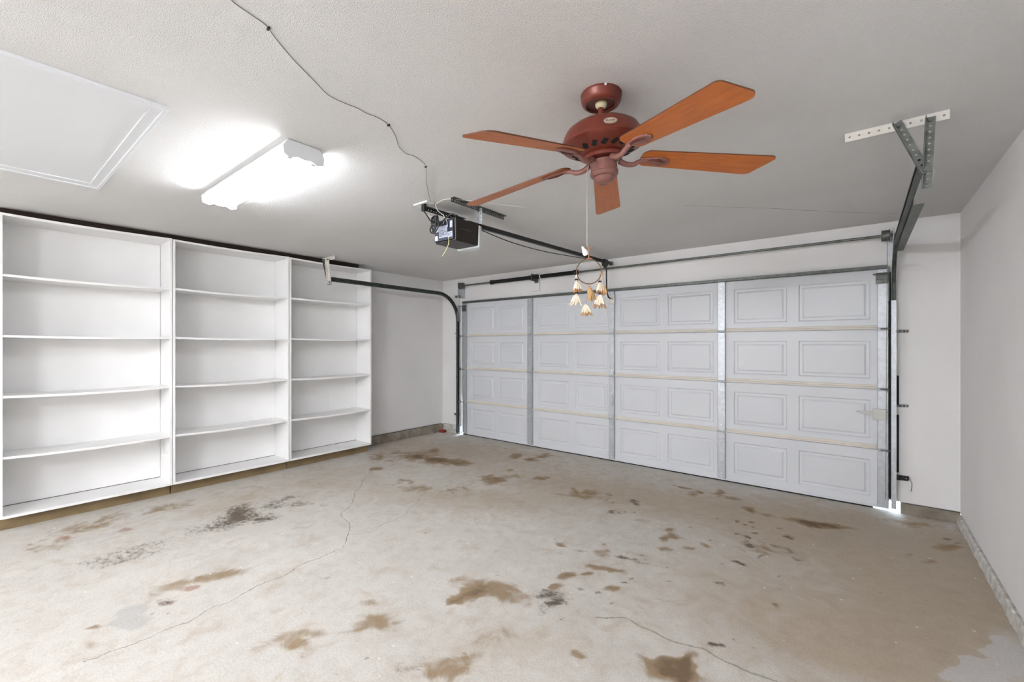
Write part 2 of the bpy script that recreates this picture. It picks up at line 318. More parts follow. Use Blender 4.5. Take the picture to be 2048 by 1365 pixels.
CRACK_B=[(-3.103,1.861),(-3.041,1.933),(-3.019,2.027),(-3.067,2.14),(-3.072,2.264),(-3.085,2.388),(-3.171,2.481),(-3.247,2.654),(-3.333,2.754),(-3.405,2.875)]
CRACK_C=[(-1.125,2.127),(-1.075,2.158),(-1.035,2.192),(-0.988,2.227),(-0.934,2.214),(-0.906,2.208),(-0.821,2.207),(-0.761,2.196),(-0.714,2.199),(-0.681,2.208),(-0.644,2.219),(-0.618,2.226),(-0.592,2.235),(-0.521,2.213),(-0.452,2.208),(-0.396,2.205),(-0.34,2.213),(-0.284,2.218)]
WIRE_A=[(-1.534,0.518),(-1.55,0.528),(-1.559,0.559),(-1.573,0.626),(-1.586,0.65),(-1.619,0.688),(-1.679,0.771),(-1.714,0.827),(-1.753,0.894),(-1.806,0.986),(-1.81,1.064),(-1.802,1.125),(-1.81,1.175),(-1.801,1.233),(-1.821,1.306),(-1.888,1.398),(-1.973,1.48),(-2.016,1.563),(-2.006,1.607),(-2.03,1.691),(-2.071,1.754),(-2.274,1.932),(-2.483,2.138),(-2.538,2.199)]
# ------------------------------------------------------------------ room shell
def floor_material():
    m = bpy.data.materials.new('stained_garage_concrete'); m.use_nodes = True
    nt = m.node_tree; N = nt.nodes; Lk = nt.links; b = N['Principled BSDF']
    tc = N.new('ShaderNodeTexCoord')
    def noise(scale, detail=6, dist=0, sc3=None, rough=.55):
        n = N.new('ShaderNodeTexNoise'); n.inputs['Scale'].default_value = scale; n.inputs['Detail'].default_value = detail
        n.inputs['Distortion'].default_value = dist; n.inputs['Roughness'].default_value = rough
        if sc3:
            mp = N.new('ShaderNodeMapping'); mp.inputs['Scale'].default_value = sc3; Lk.new(tc.outputs['Object'], mp.inputs[0]); Lk.new(mp.outputs[0], n.inputs['Vector'])
        else: Lk.new(tc.outputs['Object'], n.inputs['Vector'])
        return n.outputs[0]
    def math_(op, a, c, clamp=False):
        n = N.new('ShaderNodeMath'); n.operation = op; n.use_clamp = clamp
        for i, v in enumerate((a, c)):
            if isinstance(v, (int, float)): n.inputs[i].default_value = v
            else: Lk.new(v, n.inputs[i])
        return n.outputs[0]
    def rng(v, lo, hi, o0=0, o1=1):
        n = N.new('ShaderNodeMapRange'); n.interpolation_type = 'SMOOTHSTEP'
        n.inputs[1].default_value = lo; n.inputs[2].default_value = hi; n.inputs[3].default_value = o0; n.inputs[4].default_value = o1
        Lk.new(v, n.inputs[0]); return n.outputs[0]
    def mix(f, a, c):
        n = N.new('ShaderNodeMix'); n.data_type = 'RGBA'
        if isinstance(f, (int, float)): n.inputs[0].default_value = f
        else: Lk.new(f, n.inputs[0])
        for i, v in ((6, a), (7, c)):
            if isinstance(v, tuple): n.inputs[i].default_value = v
            else: Lk.new(v, n.inputs[i])
        return n.outputs[2]
    def attr(name):
        a = N.new('ShaderNodeAttribute'); a.attribute_name = name
        s = N.new('ShaderNodeSeparateColor'); Lk.new(a.outputs['Color'], s.inputs[0]); return s.outputs
    big = noise(.8, 5, .4); mid = noise(3.2, 8, .5); fine = noise(11, 10, .3, rough=.72); grain = noise(90, 4); wisp = noise(6, 9, 1.2, rough=.6)
    oil0 = noise(12, 8, .2, rough=.7)
    A = attr('stain_a'); Bc = attr('stain_b')
    colr = mix(rng(mid, .38, .66), lin((211, 207, 200)), lin((202, 198, 191)))
    colr = mix(rng(big, .42, .62), colr, lin((205, 201, 194)))
    colr = mix(rng(wisp, .52, .75, 0, .5), colr, lin((186, 172, 156)))
    colr = mix(rng(fine, .42, .68, 0, .35), colr, lin((180, 170, 156)))
    # tan dirt film, with the dimmer light by door and right wall painted in
    t = math_('ADD', Bc[2], math_('MULTIPLY', math_('SUBTRACT', wisp, .5), .9)); colr = mix(rng(t, -.08, .7, 0, .9), colr, mix(fine, lin((158, 140, 117)), lin((196, 182, 163))))
    def mask(ch, n, amp, lo, hi, top=1.0):
        return rng(math_('ADD', ch, math_('MULTIPLY', math_('MULTIPLY', math_('SUBTRACT', n, .5), amp), rng(ch, .02, .25))), lo, hi, 0, top)
    colr = mix(mask(Bc[1], wisp, 1.2, .2, .6, .6), colr, lin((174, 174, 171)))
    colr = mix(mask(A[0], wisp, 1.8, .12, .85, .8), colr, mix(fine, lin((122, 94, 56)), lin((152, 124, 84))))
    colr = mix(mask(A[0], oil0, 1.6, .8, 1.5, .6), colr, lin((84, 62, 34)))
    colr = mix(mask(A[2], fine, 1.6, .25, .8, .6), colr, lin((146, 92, 66)))
    oil = noise(20, 9, 0, sc3=(1, 1.6, 1), rough=.72)
    colr = mix(mask(A[1], oil, 2.6, .12, 1.05, .9), colr, lin((78, 62, 46)))
    colr = mix(mask(Bc[0], wisp, .8, .35, .6, .8), colr, lin((202, 199, 197)))
    # chips and pits
    v = N.new('ShaderNodeTexVoronoi'); v.inputs['Scale'].default_value = 11; Lk.new(tc.outputs['Object'], v.inputs['Vector'])
    chip = math_('MULTIPLY', rng(v.outputs['Distance'], .05, .10, 1, 0), rng(noise(5, 2), .48, .56)); colr = mix(math_('MULTIPLY', chip, .8), colr, lin((238, 234, 228)))
    v2 = N.new('ShaderNodeTexVoronoi'); v2.inputs['Scale'].default_value = 7; mp = N.new('ShaderNodeMapping'); mp.inputs['Location'].default_value = (3, 5, 1)
    Lk.new(tc.outputs['Object'], mp.inputs[0]); Lk.new(mp.outputs[0], v2.inputs['Vector'])
    pit = math_('MULTIPLY', rng(v2.outputs['Distance'], .02, .09, 1, 0), rng(noise(2.3, 3), .52, .6)); colr = mix(math_('MULTIPLY', pit, .6), colr, lin((120, 104, 84)))
    colr = mix(rng(grain, .35, .75, 0, .20), colr, lin((128, 118, 104)))
    Lk.new(colr, b.inputs['Base Color']); b.inputs['Roughness'].default_value = .78; b.inputs['Specular IOR Level'].default_value = .3
    bp = N.new('ShaderNodeBump'); bp.inputs['Strength'].default_value = .35; bp.inputs['Distance'].default_value = .004
    Lk.new(math_('ADD', fine, grain), bp.inputs['Height']); Lk.new(bp.outputs[0], b.inputs['Normal'])
    return m

def build_floor():
    # fine grid where the camera sees it, carrying the stain fields
    xs = np.concatenate([np.arange(LX - .12, RX + .12, .016), [RX + .12]]); ys = np.concatenate([[BY - .1, -1.2], np.arange(0, D + .35, .016), [D + .35]])
    X, Y = np.meshgrid(xs, ys); n, mth = X.shape
    co = np.stack([X.ravel(), Y.ravel(), np.zeros(X.size)], 1)
    idx = np.arange(X.size).reshape(n, mth)
    q = np.stack([idx[:-1, :-1], idx[:-1, 1:], idx[1:, 1:], idx[1:, :-1]], -1).reshape(-1, 4)
    me = bpy.data.meshes.new('floor'); me.vertices.add(len(co)); me.vertices.foreach_set('co', co.ravel())
    me.loops.add(q.size); me.loops.foreach_set('vertex_index', q.ravel()); me.polygons.add(len(q))
    me.polygons.foreach_set('loop_start', np.arange(0, q.size, 4)); me.update(calc_edges=True)
    rs = np.random.RandomState(5)
    def vnoise(freq):
        g = rs.rand(int(12 * freq) + 3, int(12 * freq) + 3)
        u = (co[:, 0] + 6.2) * freq; v = (co[:, 1] + 5.0) * freq; i = u.astype(int); j = v.astype(int); a = u - i; b = v - j
        a = a * a * (3 - 2 * a); b = b * b * (3 - 2 * b)
        return (g[i, j] * (1 - a) * (1 - b) + g[i + 1, j] * a * (1 - b) + g[i, j + 1] * (1 - a) * b + g[i + 1, j + 1] * a * b) - .5
    wx = .10 * vnoise(3.5) + .08 * vnoise(8) + .055 * vnoise(17) + .03 * vnoise(30)
    wy = .10 * vnoise(3.5) + .08 * vnoise(8) + .055 * vnoise(17) + .03 * vnoise(30)
    px_ = co[:, 0] + wx; py_ = co[:, 1] + wy
    F = {k: np.zeros(X.size) for k in 'bkrwgt'}
    for c, s, cx, cy, a, b_, c2, d in STAINS:
        small = abs(a * d - b_ * c2) > 150; q1, q2 = (co[:, 0] + .6 * wx, co[:, 1] + .6 * wy) if small else (px_, py_)
        dx = q1 - cx; dy = q2 - cy
        u = a * dx + b_ * dy; v = c2 * dx + d * dy
        d2 = u * u + v * v
        F[c] += s * np.exp(-d2 * .9 - .25 * d2 * d2 * (c != 't'))
    for nm, ch in (('stain_a', 'bkr'), ('stain_b', 'wgt')):
        a = me.color_attributes.new(nm, 'FLOAT_COLOR', 'POINT')
        arr = np.ones((X.size, 4), np.float32)
        for i, k in enumerate(ch): arr[:, i] = F[k]
        a.data.foreach_set('color', arr.ravel())
    me.materials.append(floor_material())
    o = bpy.data.objects.new('floor', me); col.objects.link(o)
    return tag(o, 'stained and cracked concrete garage floor slab', 'floor', kind='structure')
floor = build_floor()

def ribbon(bm, pts, wdt, z, jit=.006, flip=False, vary=.5):
    P = smooth_path([(x, y, 0) for x, y in pts], 5); L, R = [], []
    for i, p in enumerate(P):
        d = (P[min(i + 1, len(P) - 1)] - P[max(i - 1, 0)]); d.z = 0
        d = d.normalized() if d.length > 1e-6 else Vector((1, 0, 0)); nrm = Vector((-d.y, d.x, 0))
        ww = wdt * (1 + vary * random.uniform(-1, 1)) / 2; off = nrm * random.uniform(-jit, jit)
        L.append(bm.verts.new((p + off + nrm * ww) + Vector((0, 0, z)))); R.append(bm.verts.new((p + off - nrm * ww) + Vector((0, 0, z))))
    for i in range(len(P) - 1): bm.faces.new((L[i], R[i], R[i + 1], L[i + 1]))
for pts, wd_, m_, nm in ((CRACK_A, .0045, M_crack, 'crack'), (CRACK_B, .0032, M_crack, 'crack'), (CRACK_C, .010, M_joint, 'control_joint')):
    bm = BM(); ribbon(bm, pts, wd_, .0006, jit=.006 if nm == 'crack' else .002); obj(nm, bm, m_, floor)

bm = BM(); box(bm, LX - .12, RX + .12, BY - .1, D + .15, C, C + .1)
ceiling = tag(obj('ceiling', bm, M_ceil), 'textured off-white garage ceiling', 'ceiling', kind='structure')
bm = BM()
pts = [(-1.078, 3.504), (-.778, 3.807), (-.55, 4.02), (-.337, 4.258), (-.069, 4.54), (.238, 4.82)]
ribbon(bm, pts, .004, C - .0008, jit=.002); obj('crack', bm, M_crack, ceiling)

bm = BM(); box(bm, LX - .12, LX, BY, D + .12, .14, C); box(bm, LX - .12, LX - .03, BY, D + .12, 0, .14)
tag(obj('wall_left', bm, M_wall), 'painted white drywall wall behind the bookcases', 'wall', kind='structure')
bm = BM(); box(bm, RX, RX + .12, BY, D + .12, .083, C); box(bm, RX + .03, RX + .12, BY, D + .12, 0, .083)
tag(obj('wall_right', bm, M_wall), 'painted white drywall wall at the right', 'wall', kind='structure')
bm = BM()
box(bm, LX - .0, XL - .022, D, D + .12, .135, HD); box(bm, LX - .0, XL - .05, D + .03, D + .12, 0, .135)      # left return
box(bm, XR + .003, RX, D, D + .12, .098, HD); box(bm, XR + .076, RX, D + .03, D + .12, 0, .098)                   # right return
box(bm, LX - .0, RX, D, D + .12, HD, C)                                                               # header
box(bm, XR - .03, XR + .03, D + .055, D + .12, .075, HD); box(bm, XL - .04, XL + .03, D + .055, D + .12, .62, HD); box(bm, XL - .04, XL + .03, D + .055, D + .12, .36, .44)   # door stops, added unseen to block daylight and leave only slits
wf = tag(obj('wall_front', bm, M_wall), 'painted white header and returns around the garage door', 'wall', kind='structure')
bm = BM()
box(bm, -3.705, -3.573, D - .004, D, 2.243, 2.245); box(bm, -3.575, -3.572, D - .004, D, 2.243, 2.50)
obj('panel_seam', bm, M_galvd, wf)
bm = BM()
for z0, z1 in ((.353, .86), (.94, 1.205)): box(bm, .232, .262, D - .006, D, z0, z1)
obj('weather_strip', bm, M_rubber, wf, bevel=.003)
bm = BM(); box(bm, XR - .001, XR + .011, D - .012, D - .001, .11, 2.12); obj('gap_shade_strip', bm, M_rubber, wf)  # black strip paints in the shaded gap between door and track
bm = BM(); box(bm, LX - .12, RX + .12, BY - .1, BY, 0, C)
tag(obj('wall_back', bm, M_wall), 'painted drywall wall behind the viewer', 'wall', kind='structure')

def rough_curb(name, p0, p1, thick, h, inward, m, label):
    """low concrete footing, top and face slightly uneven; inward = unit vector into the room"""
    bm = BM(); p0, p1, inn = Vector(p0), Vector(p1), Vector(inward); n = max(4, int((p1 - p0).length / .05)); rows = []
    for i in range(n + 1):
        p = p0.lerp(p1, i / n); j = random.uniform(-.004, .004)
        rows.append([bm.verts.new(p - inn * .0), bm.verts.new(p + inn * (thick + j)), bm.verts.new(p + inn * (thick * .8 + j) + Vector((0, 0, h * .86))),
                     bm.verts.new(p + inn * (thick * .45) + Vector((0, 0, h + random.uniform(-.004, .002)))), bm.verts.new(p - inn * .03 + Vector((0, 0, h)))])
    for a, b in zip(rows, rows[1:]):
        for k in range(4): bm.faces.new((a[k], a[k + 1], b[k + 1], b[k]))
    bm.faces.new(rows[0][::-1]); bm.faces.new(rows[-1]); bmesh.ops.recalc_face_normals(bm, faces=bm.faces[:])
    return tag(obj(name, bm, m), label, 'curb', kind='structure')
rough_curb('baseboard_right', (RX, BY, 0), (RX, D, 0), .022, .076, (-1, 0, 0), M_concp, 'paint-spattered concrete curb along the right wall')
rough_curb('baseboard_left', (LX, BY, 0), (LX, D, 0), .03, .125, (1, 0, 0), M_conc, 'rough concrete curb along the left wall')
rough_curb('baseboard_front', (XR + .076, D, 0), (RX, D, 0), .012, .088, (0, -1, 0), M_conc, 'concrete curb right of the garage door')
rough_curb('baseboard_front_left', (LX, D, 0), (XL - .05, D, 0), .012, .125, (0, -1, 0), M_concp, 'white-splashed concrete curb left of the garage door')

bm = BM(); box(bm, -14, 9, D + .36, D + 14, -.12, -.015)
tag(obj('driveway', bm, M_drive), 'concrete driveway outside the garage door', 'driveway', kind='structure')

# attic hatch
t = thing('attic_hatch', 'white attic access hatch with flat moulding, set in the ceiling', 'hatch', (-3.28, .2, C))
def q(a, b): return a + 3.28, b - .2
bm = BM()
X0, X1, Y0, Y1 = -4.105 + 3.28, -2.472 + 3.28, -.22 - .2, .582 - .2
for (x0, x1, y0, y1) in ((X0, X1, Y1 - .06, Y1), (X0, X1, Y0, Y0 + .06), (X0, X0 + .1, Y0 + .06, Y1 - .06), (X1 - .1, X1, Y0 + .06, Y1 - .06)):
    box(bm, x0, x1, y0, y1, -.017, 0)
for (x0, x1, y0, y1) in ((X0, X1, Y1 - .018, Y1), (X0, X1, Y0, Y0 + .018), (X0, X0 + .03, Y0 + .018, Y1 - .018), (X1 - .03, X1, Y0 + .018, Y1 - .018)):
    box(bm, x0, x1, y0, y1, -.022, -.017)
obj('frame', bm, M_house, t, bevel=.002)
bm = BM(); box(bm, X0 + .1005, X1 - .104, Y0 + .0605, Y1 - .0605, -.012, -.004); obj('panel', bm, M_house, t)
bm = BM(); box(bm, X0 + .09, X1 - .09, Y0 + .05, Y1 - .05, -.003, -.001); obj('shadow_gap', bm, M_dark, t)
bm = BM(); cyl(bm, (X1 - .13, Y0 + .18, -.0125), (X1 - .13, Y0 + .18, -.014), .004, n=10)
obj('screw', bm, M_black, t)

# fluorescent shop lights: one by the hatch, two unseen fill fixtures added behind the viewer
def shop_light(loc, rotz, label, tm_=None):
    t = thing('fluorescent_light', label, 'light', loc, (0, 0, rotz))
    L = 1.25
    bm = BM()   # housing: shallow trough open below, profile in YZ swept along X
    prof = [(-.086, 0), (-.100, -.036), (-.097, -.038), (-.072, -.028), (-.02, -.050), (0, -.080), (.02, -.050), (.072, -.028), (.097, -.038), (.100, -.036), (.086, 0)]
    a = [bm.verts.new((-L / 2, y, z)) for y, z in prof]; b = [bm.verts.new((L / 2, y, z)) for y, z in prof]
    for i in range(len(prof)):
        j = (i + 1) % len(prof); bm.faces.new((a[i], a[j], b[j], b[i]))
    bmesh.ops.recalc_face_normals(bm, faces=bm.faces[:])
    obj('housing', bm, M_house, t)
    for s in (-1, 1):
        bm = BM()
        poly = [(-.088, -.002), (-.112, -.04), (-.108, -.085), (-.07, -.096), (-.035, -.082), (0, -.088), (.035, -.082), (.07, -.096), (.108, -.085), (.112, -.04), (.088, -.002)]
        M = Matrix(((0, 0, 1, 0), (1, 0, 0, 0), (0, 1, 0, 0), (0, 0, 0, 1)))
        prism(bm, poly, s * L / 2 - (.0 if s > 0 else .006), s * L / 2 + (.006 if s > 0 else 0), M)
        bmesh.ops.recalc_face_normals(bm, faces=bm.faces[:])
        e = obj('end_plate', bm, M_house, t, bevel=.001)
        for y in (-.03, .035):
            for z in (-.02, -.036):
                bm = BM(); cyl(bm, (s * (L / 2 + .0), y, z), (s * (L / 2 + .0085), y, z), .0035, n=8); obj('screw', bm, M_screw, e)
        tb = BM()
        cyl(tb, (-L / 2 + .03, s * .066, -.067), (L / 2 - .03, s * .066, -.067), .0165, n=20)
        obj('tube', tb, tm_ or M_tube, t, smooth=True)
        for e2 in (-1, 1):
            bm = BM(); box(bm, e2 * (L / 2 - .03) - .012, e2 * (L / 2 - .03) + .012, s * .066 - .014, s * .066 + .014, -.086, -.03); obj('lamp_holder', bm, M_house, t)
    return t
shop_light((-2.985, 1.15, C - .001), 0, 'lit two-tube fluorescent shop light on the ceiling beside the attic hatch')
shop_light((-1.2, -2.6, C - .001), 0, 'added two-tube fill light, unseen, on the ceiling behind the viewer, nearest the right wall', M_fillb)
shop_light((-2.8, -3.8, C - .001), 0, 'added two-tube fill light, unseen, on the ceiling behind the viewer, nearest the left wall', M_fillc)

# ------------------------------------------------------------------ bookcases
def bookcase(y0, y1, label, sagk, zt, last=False):
    W_ = y1 - y0; t = thing('bookcase', label, 'bookcase', (-5.25, y0, 0), group='white bookcases along the left wall')
    d = -.345; th = .019
    for yy in (.001, W_ - th - .001):
        bm = BM(); box(bm, d, 0, yy, yy + th, .105, zt); obj('side_panel', bm, M_shelf, t, bevel=.001)
    bm = BM(); box(bm, d, d + .008, th + .004, W_ - th - .004, .13, zt - .02); obj('back_panel', bm, M_shelf, t)
    def board(name, z, sag, setb=0, thk=.019, dep=d + .01):
        bm = BM(); n = 14; rows = []
        for i in range(n + 1):
            s = i / n; y = th + .001 + (W_ - 2 * th - .002) * s; dz = -sag * 4 * s * (1 - s)
            rows.append([bm.verts.new(p) for p in ((dep, y, z + dz - thk), (-setb, y, z + dz - thk), (-setb, y, z + dz), (dep, y, z + dz))])
        for a, b in zip(rows, rows[1:]):
            for k in range(4): bm.faces.new((a[k], a[(k + 1) % 4], b[(k + 1) % 4], b[k]))
        bm.faces.new(rows[0][::-1]); bm.faces.new(rows[-1]); bmesh.ops.recalc_face_normals(bm, faces=bm.faces[:])
        return obj(name, bm, M_shelf, t)
    board('top_panel', zt, .008)
    for z, sg in zip((2.033, 1.553, 1.073, .592), sagk): board('shelf', z, sg, .004)
    board('bottom_shelf', .126, .0, 0, .022, d + .016)
    bm = BM(); box(bm, -.095, -.08, .004, W_ - .004, 0, .105); box(bm, d + .0, d + .015, .004, W_ - .004, 0, .105)
    obj('toe_kick', bm, M_kick, t)
    bm = BM(); box(bm, -.30, -.066, .0 if not last else .002, W_ - (.0 if not last else .16), zt + .001, C - .003); obj('gap_shade_board', bm, M_gapshade, t)  # dark board painting the shade between bookcase top and ceiling
    return t
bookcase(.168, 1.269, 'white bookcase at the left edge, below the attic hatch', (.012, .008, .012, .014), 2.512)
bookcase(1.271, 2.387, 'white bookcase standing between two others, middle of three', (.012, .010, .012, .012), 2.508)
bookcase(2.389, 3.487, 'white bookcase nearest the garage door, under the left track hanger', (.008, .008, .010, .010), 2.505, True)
# ------------------------------------------------------------------ garage door
door = thing('door_1', 'closed white sectional garage door with raised panels and steel stiles', 'garage door', ((XL + XR) / 2, D, 0), kind='structure')
MX = (XL + XR) / 2
def dx(x): return x - MX
panels_x = [(-4.93, -4.445), (-4.345, -3.86), (-3.61, -3.10), (-3.0, -2.53), (-2.355, -1.857), (-1.763, -1.262), (-1.06, -.575), (-.479, .069)]
zs = [(.012, .530), (.538, 1.070), (1.078, 1.608), (1.616, 2.16)]
stiles = [(-5.118, -5.024, 0), (-3.783, -3.695, 1), (-2.496, -2.424, 1), (-1.213, -1.140, 1), (.117, .192, 0)]
YF = .010        # inner skin just outside the wall plane
for si, (z0, z1) in enumerate(zs):
    bm = BM()
    pz0, pz1 = z0 + .088, z1 - .095
    xb = [dx(XL)]
    for a, b in panels_x: xb += [dx(a), dx(b)]
    xb.append(dx(XR))
    for i in range(len(xb) - 1):
        x0, x1 = xb[i], xb[i + 1]
        for k, (a, b) in enumerate(((z0, pz0), (pz0, pz1), (pz1, z1))):
            if i % 2 == 1 and k == 1:
                prev = [bm.verts.new((x, YF, z)) for x, z in ((x0, a), (x1, a), (x1, b), (x0, b))]
                for ins, yy in ((.010, YF + .010), (.030, YF + .010), (.046, YF + .0015)):
                    cur = [bm.verts.new((x, yy, z)) for x, z in ((x0 + ins, a + ins), (x1 - ins, a + ins), (x1 - ins, b - ins), (x0 + ins, b - ins))]
                    for j in range(4): bm.faces.new((prev[j], prev[(j + 1) % 4], cur[(j + 1) % 4], cur[j]))
                    prev = cur
                bm.faces.new(prev)
            else:
                bm.faces.new([bm.verts.new((x, YF, z)) for x, z in ((x0, a), (x1, a), (x1, b), (x0, b))])
    xa, xc = dx(XL), dx(XR)
    vs = [bm.verts.new(p) for p in ((xa, YF, z0), (xc, YF, z0), (xc, YF, z1), (xa, YF, z1), (xa, YF + .035, z0), (xc, YF + .035, z0), (xc, YF + .035, z1), (xa, YF + .035, z1))]
    for f in ((4, 5, 6, 7), (0, 1, 5, 4), (1, 2, 6, 5), (2, 3, 7, 6), (3, 0, 4, 7)): bm.faces.new([vs[j] for j in f])
    if si: box(bm, xa, xc, YF + .020, YF + .034, z0 - .03, z0 + .003)     # tongue closing the joint below
    sec = obj('door_section', bm, M_door, door)
    for a, b, mid in stiles:
        bm = BM(); top = z1 - .012 if si < 3 else z1 - .005; low = z0 + (.014 if si else .018)
        dp = .030 if mid else .022
        box(bm, dx(a), dx(b), YF - dp, YF - dp + .002, low, top); box(bm, dx(a), dx(a) + .002, YF - dp, YF, low, top); box(bm, dx(b) - .002, dx(b), YF - dp, YF, low, top)
        box(bm, dx(a), dx(b), YF - dp, YF, top - .002, top); box(bm, dx(a), dx(b), YF - dp, YF, low, low + .002)
        s_ = obj('stile', bm, M_galv, sec)
        if mid:
            for zz in (low + .03, low + .06, top - .03, top - .075, (low + top) / 2 + .06):
                bm = BM(); cyl(bm, (dx((a + b) / 2), YF - dp - .003, zz), (dx((a + b) / 2), YF - dp, zz), .006, n=10)
                obj('screw', bm, M_screw, s_)
    if si > 0:   # folded lip at the bottom of this section, in runs between the stiles
        edges = [dx(v) for v in (-5.03, -3.79, -3.69, -2.50, -2.42, -1.217, -1.136, .112)]
        for a, b in zip(edges[::2], edges[1::2]):
            bm = BM(); prism(bm, [(YF, z0), (YF - .018, z0), (YF - .018, z0 + .013), (YF - .008, z0 + .018), (YF - .006, z0 + .031), (YF, z0 + .036)], a, b,
                             Matrix(((0, 0, 1, 0), (1, 0, 0, 0), (0, 1, 0, 0), (0, 0, 0, 1))))
            bmesh.ops.recalc_face_normals(bm, faces=bm.faces[:])
            obj('section_lip', bm, M_lip, sec)
        for a, b, mid in stiles:
            c = dx((a + b) / 2); bm = BM()
            if mid:
                box(bm, c - .030, c + .030, YF - .0345, YF - .031, z0 + .012, z0 + .055); box(bm, c - .030, c + .030, YF - .0345, YF - .031, z0 - .055, z0 - .012)
                cyl(bm, (c - .038, YF - .034, z0), (c + .038, YF - .034, z0), .007, n=10)
            else:
                box(bm, c - .034, c + .034, YF - .028, YF - .024, z0 - .05, z0 + .05)
                cyl(bm, (c - .036, YF - .03, z0 - .012), (c + .036, YF - .03, z0 - .012), .006, n=10); cyl(bm, (c - .036, YF - .03, z0 + .008), (c + .036, YF - .03, z0 + .008), .004, n=8)
            obj('hinge', bm, M_galv, sec)
        for s, xx in ((-1, dx(XL)), (1, dx(XR))):
            bm = BM(); cyl(bm, (xx - s * .06, YF - .045, z0), (xx + s * .03, YF - .052, z0), .005, n=8); cyl(bm, (xx + s * .022, YF - .06, z0), (xx + s * .034, YF - .06, z0), .021, n=16)
            obj('roller', bm, M_galvd, sec)
    if si == 1:   # keyed lock plate on the centre stile, slide latch at the right
        bm = BM(); ball(bm, (dx(-2.449), YF - .036, .768), .06, .28, .22, 1); obj('handle_escutcheon', bm, M_galv, sec, smooth=True)
        bm = BM(); box(bm, dx(.085), dx(.176), YF - .052, YF - .022, .806, .90); lb = obj('slide_latch', bm, M_box, sec, bevel=.002)
        bm = BM(); box(bm, dx(0), dx(.085), YF - .035, YF - .02, .846, .872); cyl(bm, (dx(-.012), YF, .864), (dx(-.012), YF - .03, .864), .007, n=8); cyl(bm, (dx(-.03), YF - .03, .864), (dx(.006), YF - .03, .864), .004, n=8)
        cyl(bm, (dx(.176), YF - .036, .876), (dx(.19), YF - .036, .876), .006, n=8)
        obj('latch_bolt', bm, M_box, lb)
    if si == 3:
        for s, (a, b) in ((-1, (-5.118, -5.03)), (1, (.105, .19))):
            bm = BM(); box(bm, dx(a), dx(b), YF - .05, YF - .024, 2.06, 2.068); box(bm, dx(a), dx(b), YF - .028, YF - .024, 2.02, 2.12)
            cyl(bm, (dx(a) - .02, YF - .04, 2.105), (dx(b) + .02, YF - .05, 2.105), .006, n=8)
            obj('top_roller_bracket', bm, M_galvd, sec)
        bm = BM(); c = dx(-2.445); box(bm, c - .03, c + .03, YF - .05, YF - .03, 1.99, 2.10); cyl(bm, (c, YF - .05, 2.055), (c, YF - .09, 2.055), .016, n=12); obj('arm_bracket', bm, M_whitebr, sec, bevel=.002)
bm = BM()   # hat-section strut across the top
for (y0, y1, z0, z1) in ((YF - .055, YF - .015, 2.150, 2.153), (YF - .017, YF - .014, 2.150, 2.178), (YF - .055, YF - .052, 2.150, 2.178), (YF - .066, YF - .052, 2.176, 2.179), (YF - .017, YF - .002, 2.176, 2.179)):
    box(bm, dx(-5.09), dx(.185), y0, y1, z0, z1)
obj('top_strut', bm, M_galvd, door)
bm = BM(); box(bm, dx(XL), dx(XR) - .11, YF - .004, YF + .03, .001, .014); obj('bottom_seal', bm, M_rubber, door)
bm = BM(); box(bm, dx(-5.02), dx(.11), YF - .012, YF, .014, .034); obj('bottom_rail', bm, M_door, door, bevel=.002)

# ------------------------------------------------------------------ tracks
def track(x, s, label, yh, zh):
    """s=+1: web on the right (channel opens left)"""
    t = thing('door_track', label, 'track', (x, D - .06, 0), group='garage door tracks')
    R = .42; pts = [(0, 0, .03 if s < 0 else .05), (0, 0, zh - R)]
    for i in range(1, 13):
        a = i / 12 * PI / 2; pts.append((0, -R * (1 - math.cos(a)), zh - R + R * math.sin(a)))
    y_end = yh - (D - .06); pts.append((0, y_end, zh + .01))
    prof = [(.0, -.012), (0, -.024), (.006, -.027), (.022, -.027), (.025, -.02), (.025, .02), (.022, .027), (.006, .027), (0, .024), (0, .012)]
    bm = BM(); rows = []
    for i, p in enumerate(pts):
        d = Vector(pts[min(i + 1, len(pts) - 1)]) - Vector(pts[max(i - 1, 0)]); d.normalize()
        nrm = Vector((0, d.z, -d.y))      # in-plane normal
        rows.append([bm.verts.new(Vector(p) + Vector((s * a, 0, 0)) + nrm * b) for a, b in prof])
    for a, b in zip(rows, rows[1:]):
        for k in range(len(prof) - 1): bm.faces.new((a[k], b[k], b[k + 1], a[k + 1]))
    bmesh.ops.recalc_face_normals(bm, faces=bm.faces[:])
    o = obj('track_channel', bm, M_track, t); md = o.modifiers.new('t', 'SOLIDIFY'); md.thickness = .0022; md.offset = 0
    return t
tl = track(-5.165, -1, 'dark steel door track curving along the left wall to the door', 2.87, 2.285)
tr = track(.212, 1, 'steel door track hanging along the right wall to the door', 2.84, 2.325)
bm = BM(); box(bm, -.004, .030, -.034, -.029, .05, 1.86); obj('vertical_cover', bm, M_galv, tr)
bm = BM(); box(bm, .026, .029, -1.62, -.02, 2.29, 2.345); box(bm, .026, .075, -1.62, -.02, 2.287, 2.291); obj('stiffener_angle', bm, M_galvd, tr)
def toy(t, p): return (p[0] - t.location.x, p[1] - t.location.y, p[2])
for t, s in ((tl, -1), (tr, 1)):
    for zz in (.31, .95, 1.6):
        bm = BM(); M, L = frame_from((s * .0, .022, zz), (s * .11, .052, zz), (0, 0, 1)); M = Matrix.Translation((0, 0, -.018)) @ M
        perf(bm, L, .036 if zz < .4 else .022, .003, .03, .007, M)
        obj('wall_bracket', bm, M_black if zz < .4 else M_galvd, t)
bm = BM(); angle_iron(bm, toy(tl, (-5.16, D - .14, 2.27)), toy(tl, (-5.07, D - .10, 2.27)), (0, 0, -1), (0, -1, 0)); obj('flag_bracket', bm, M_track, tl)
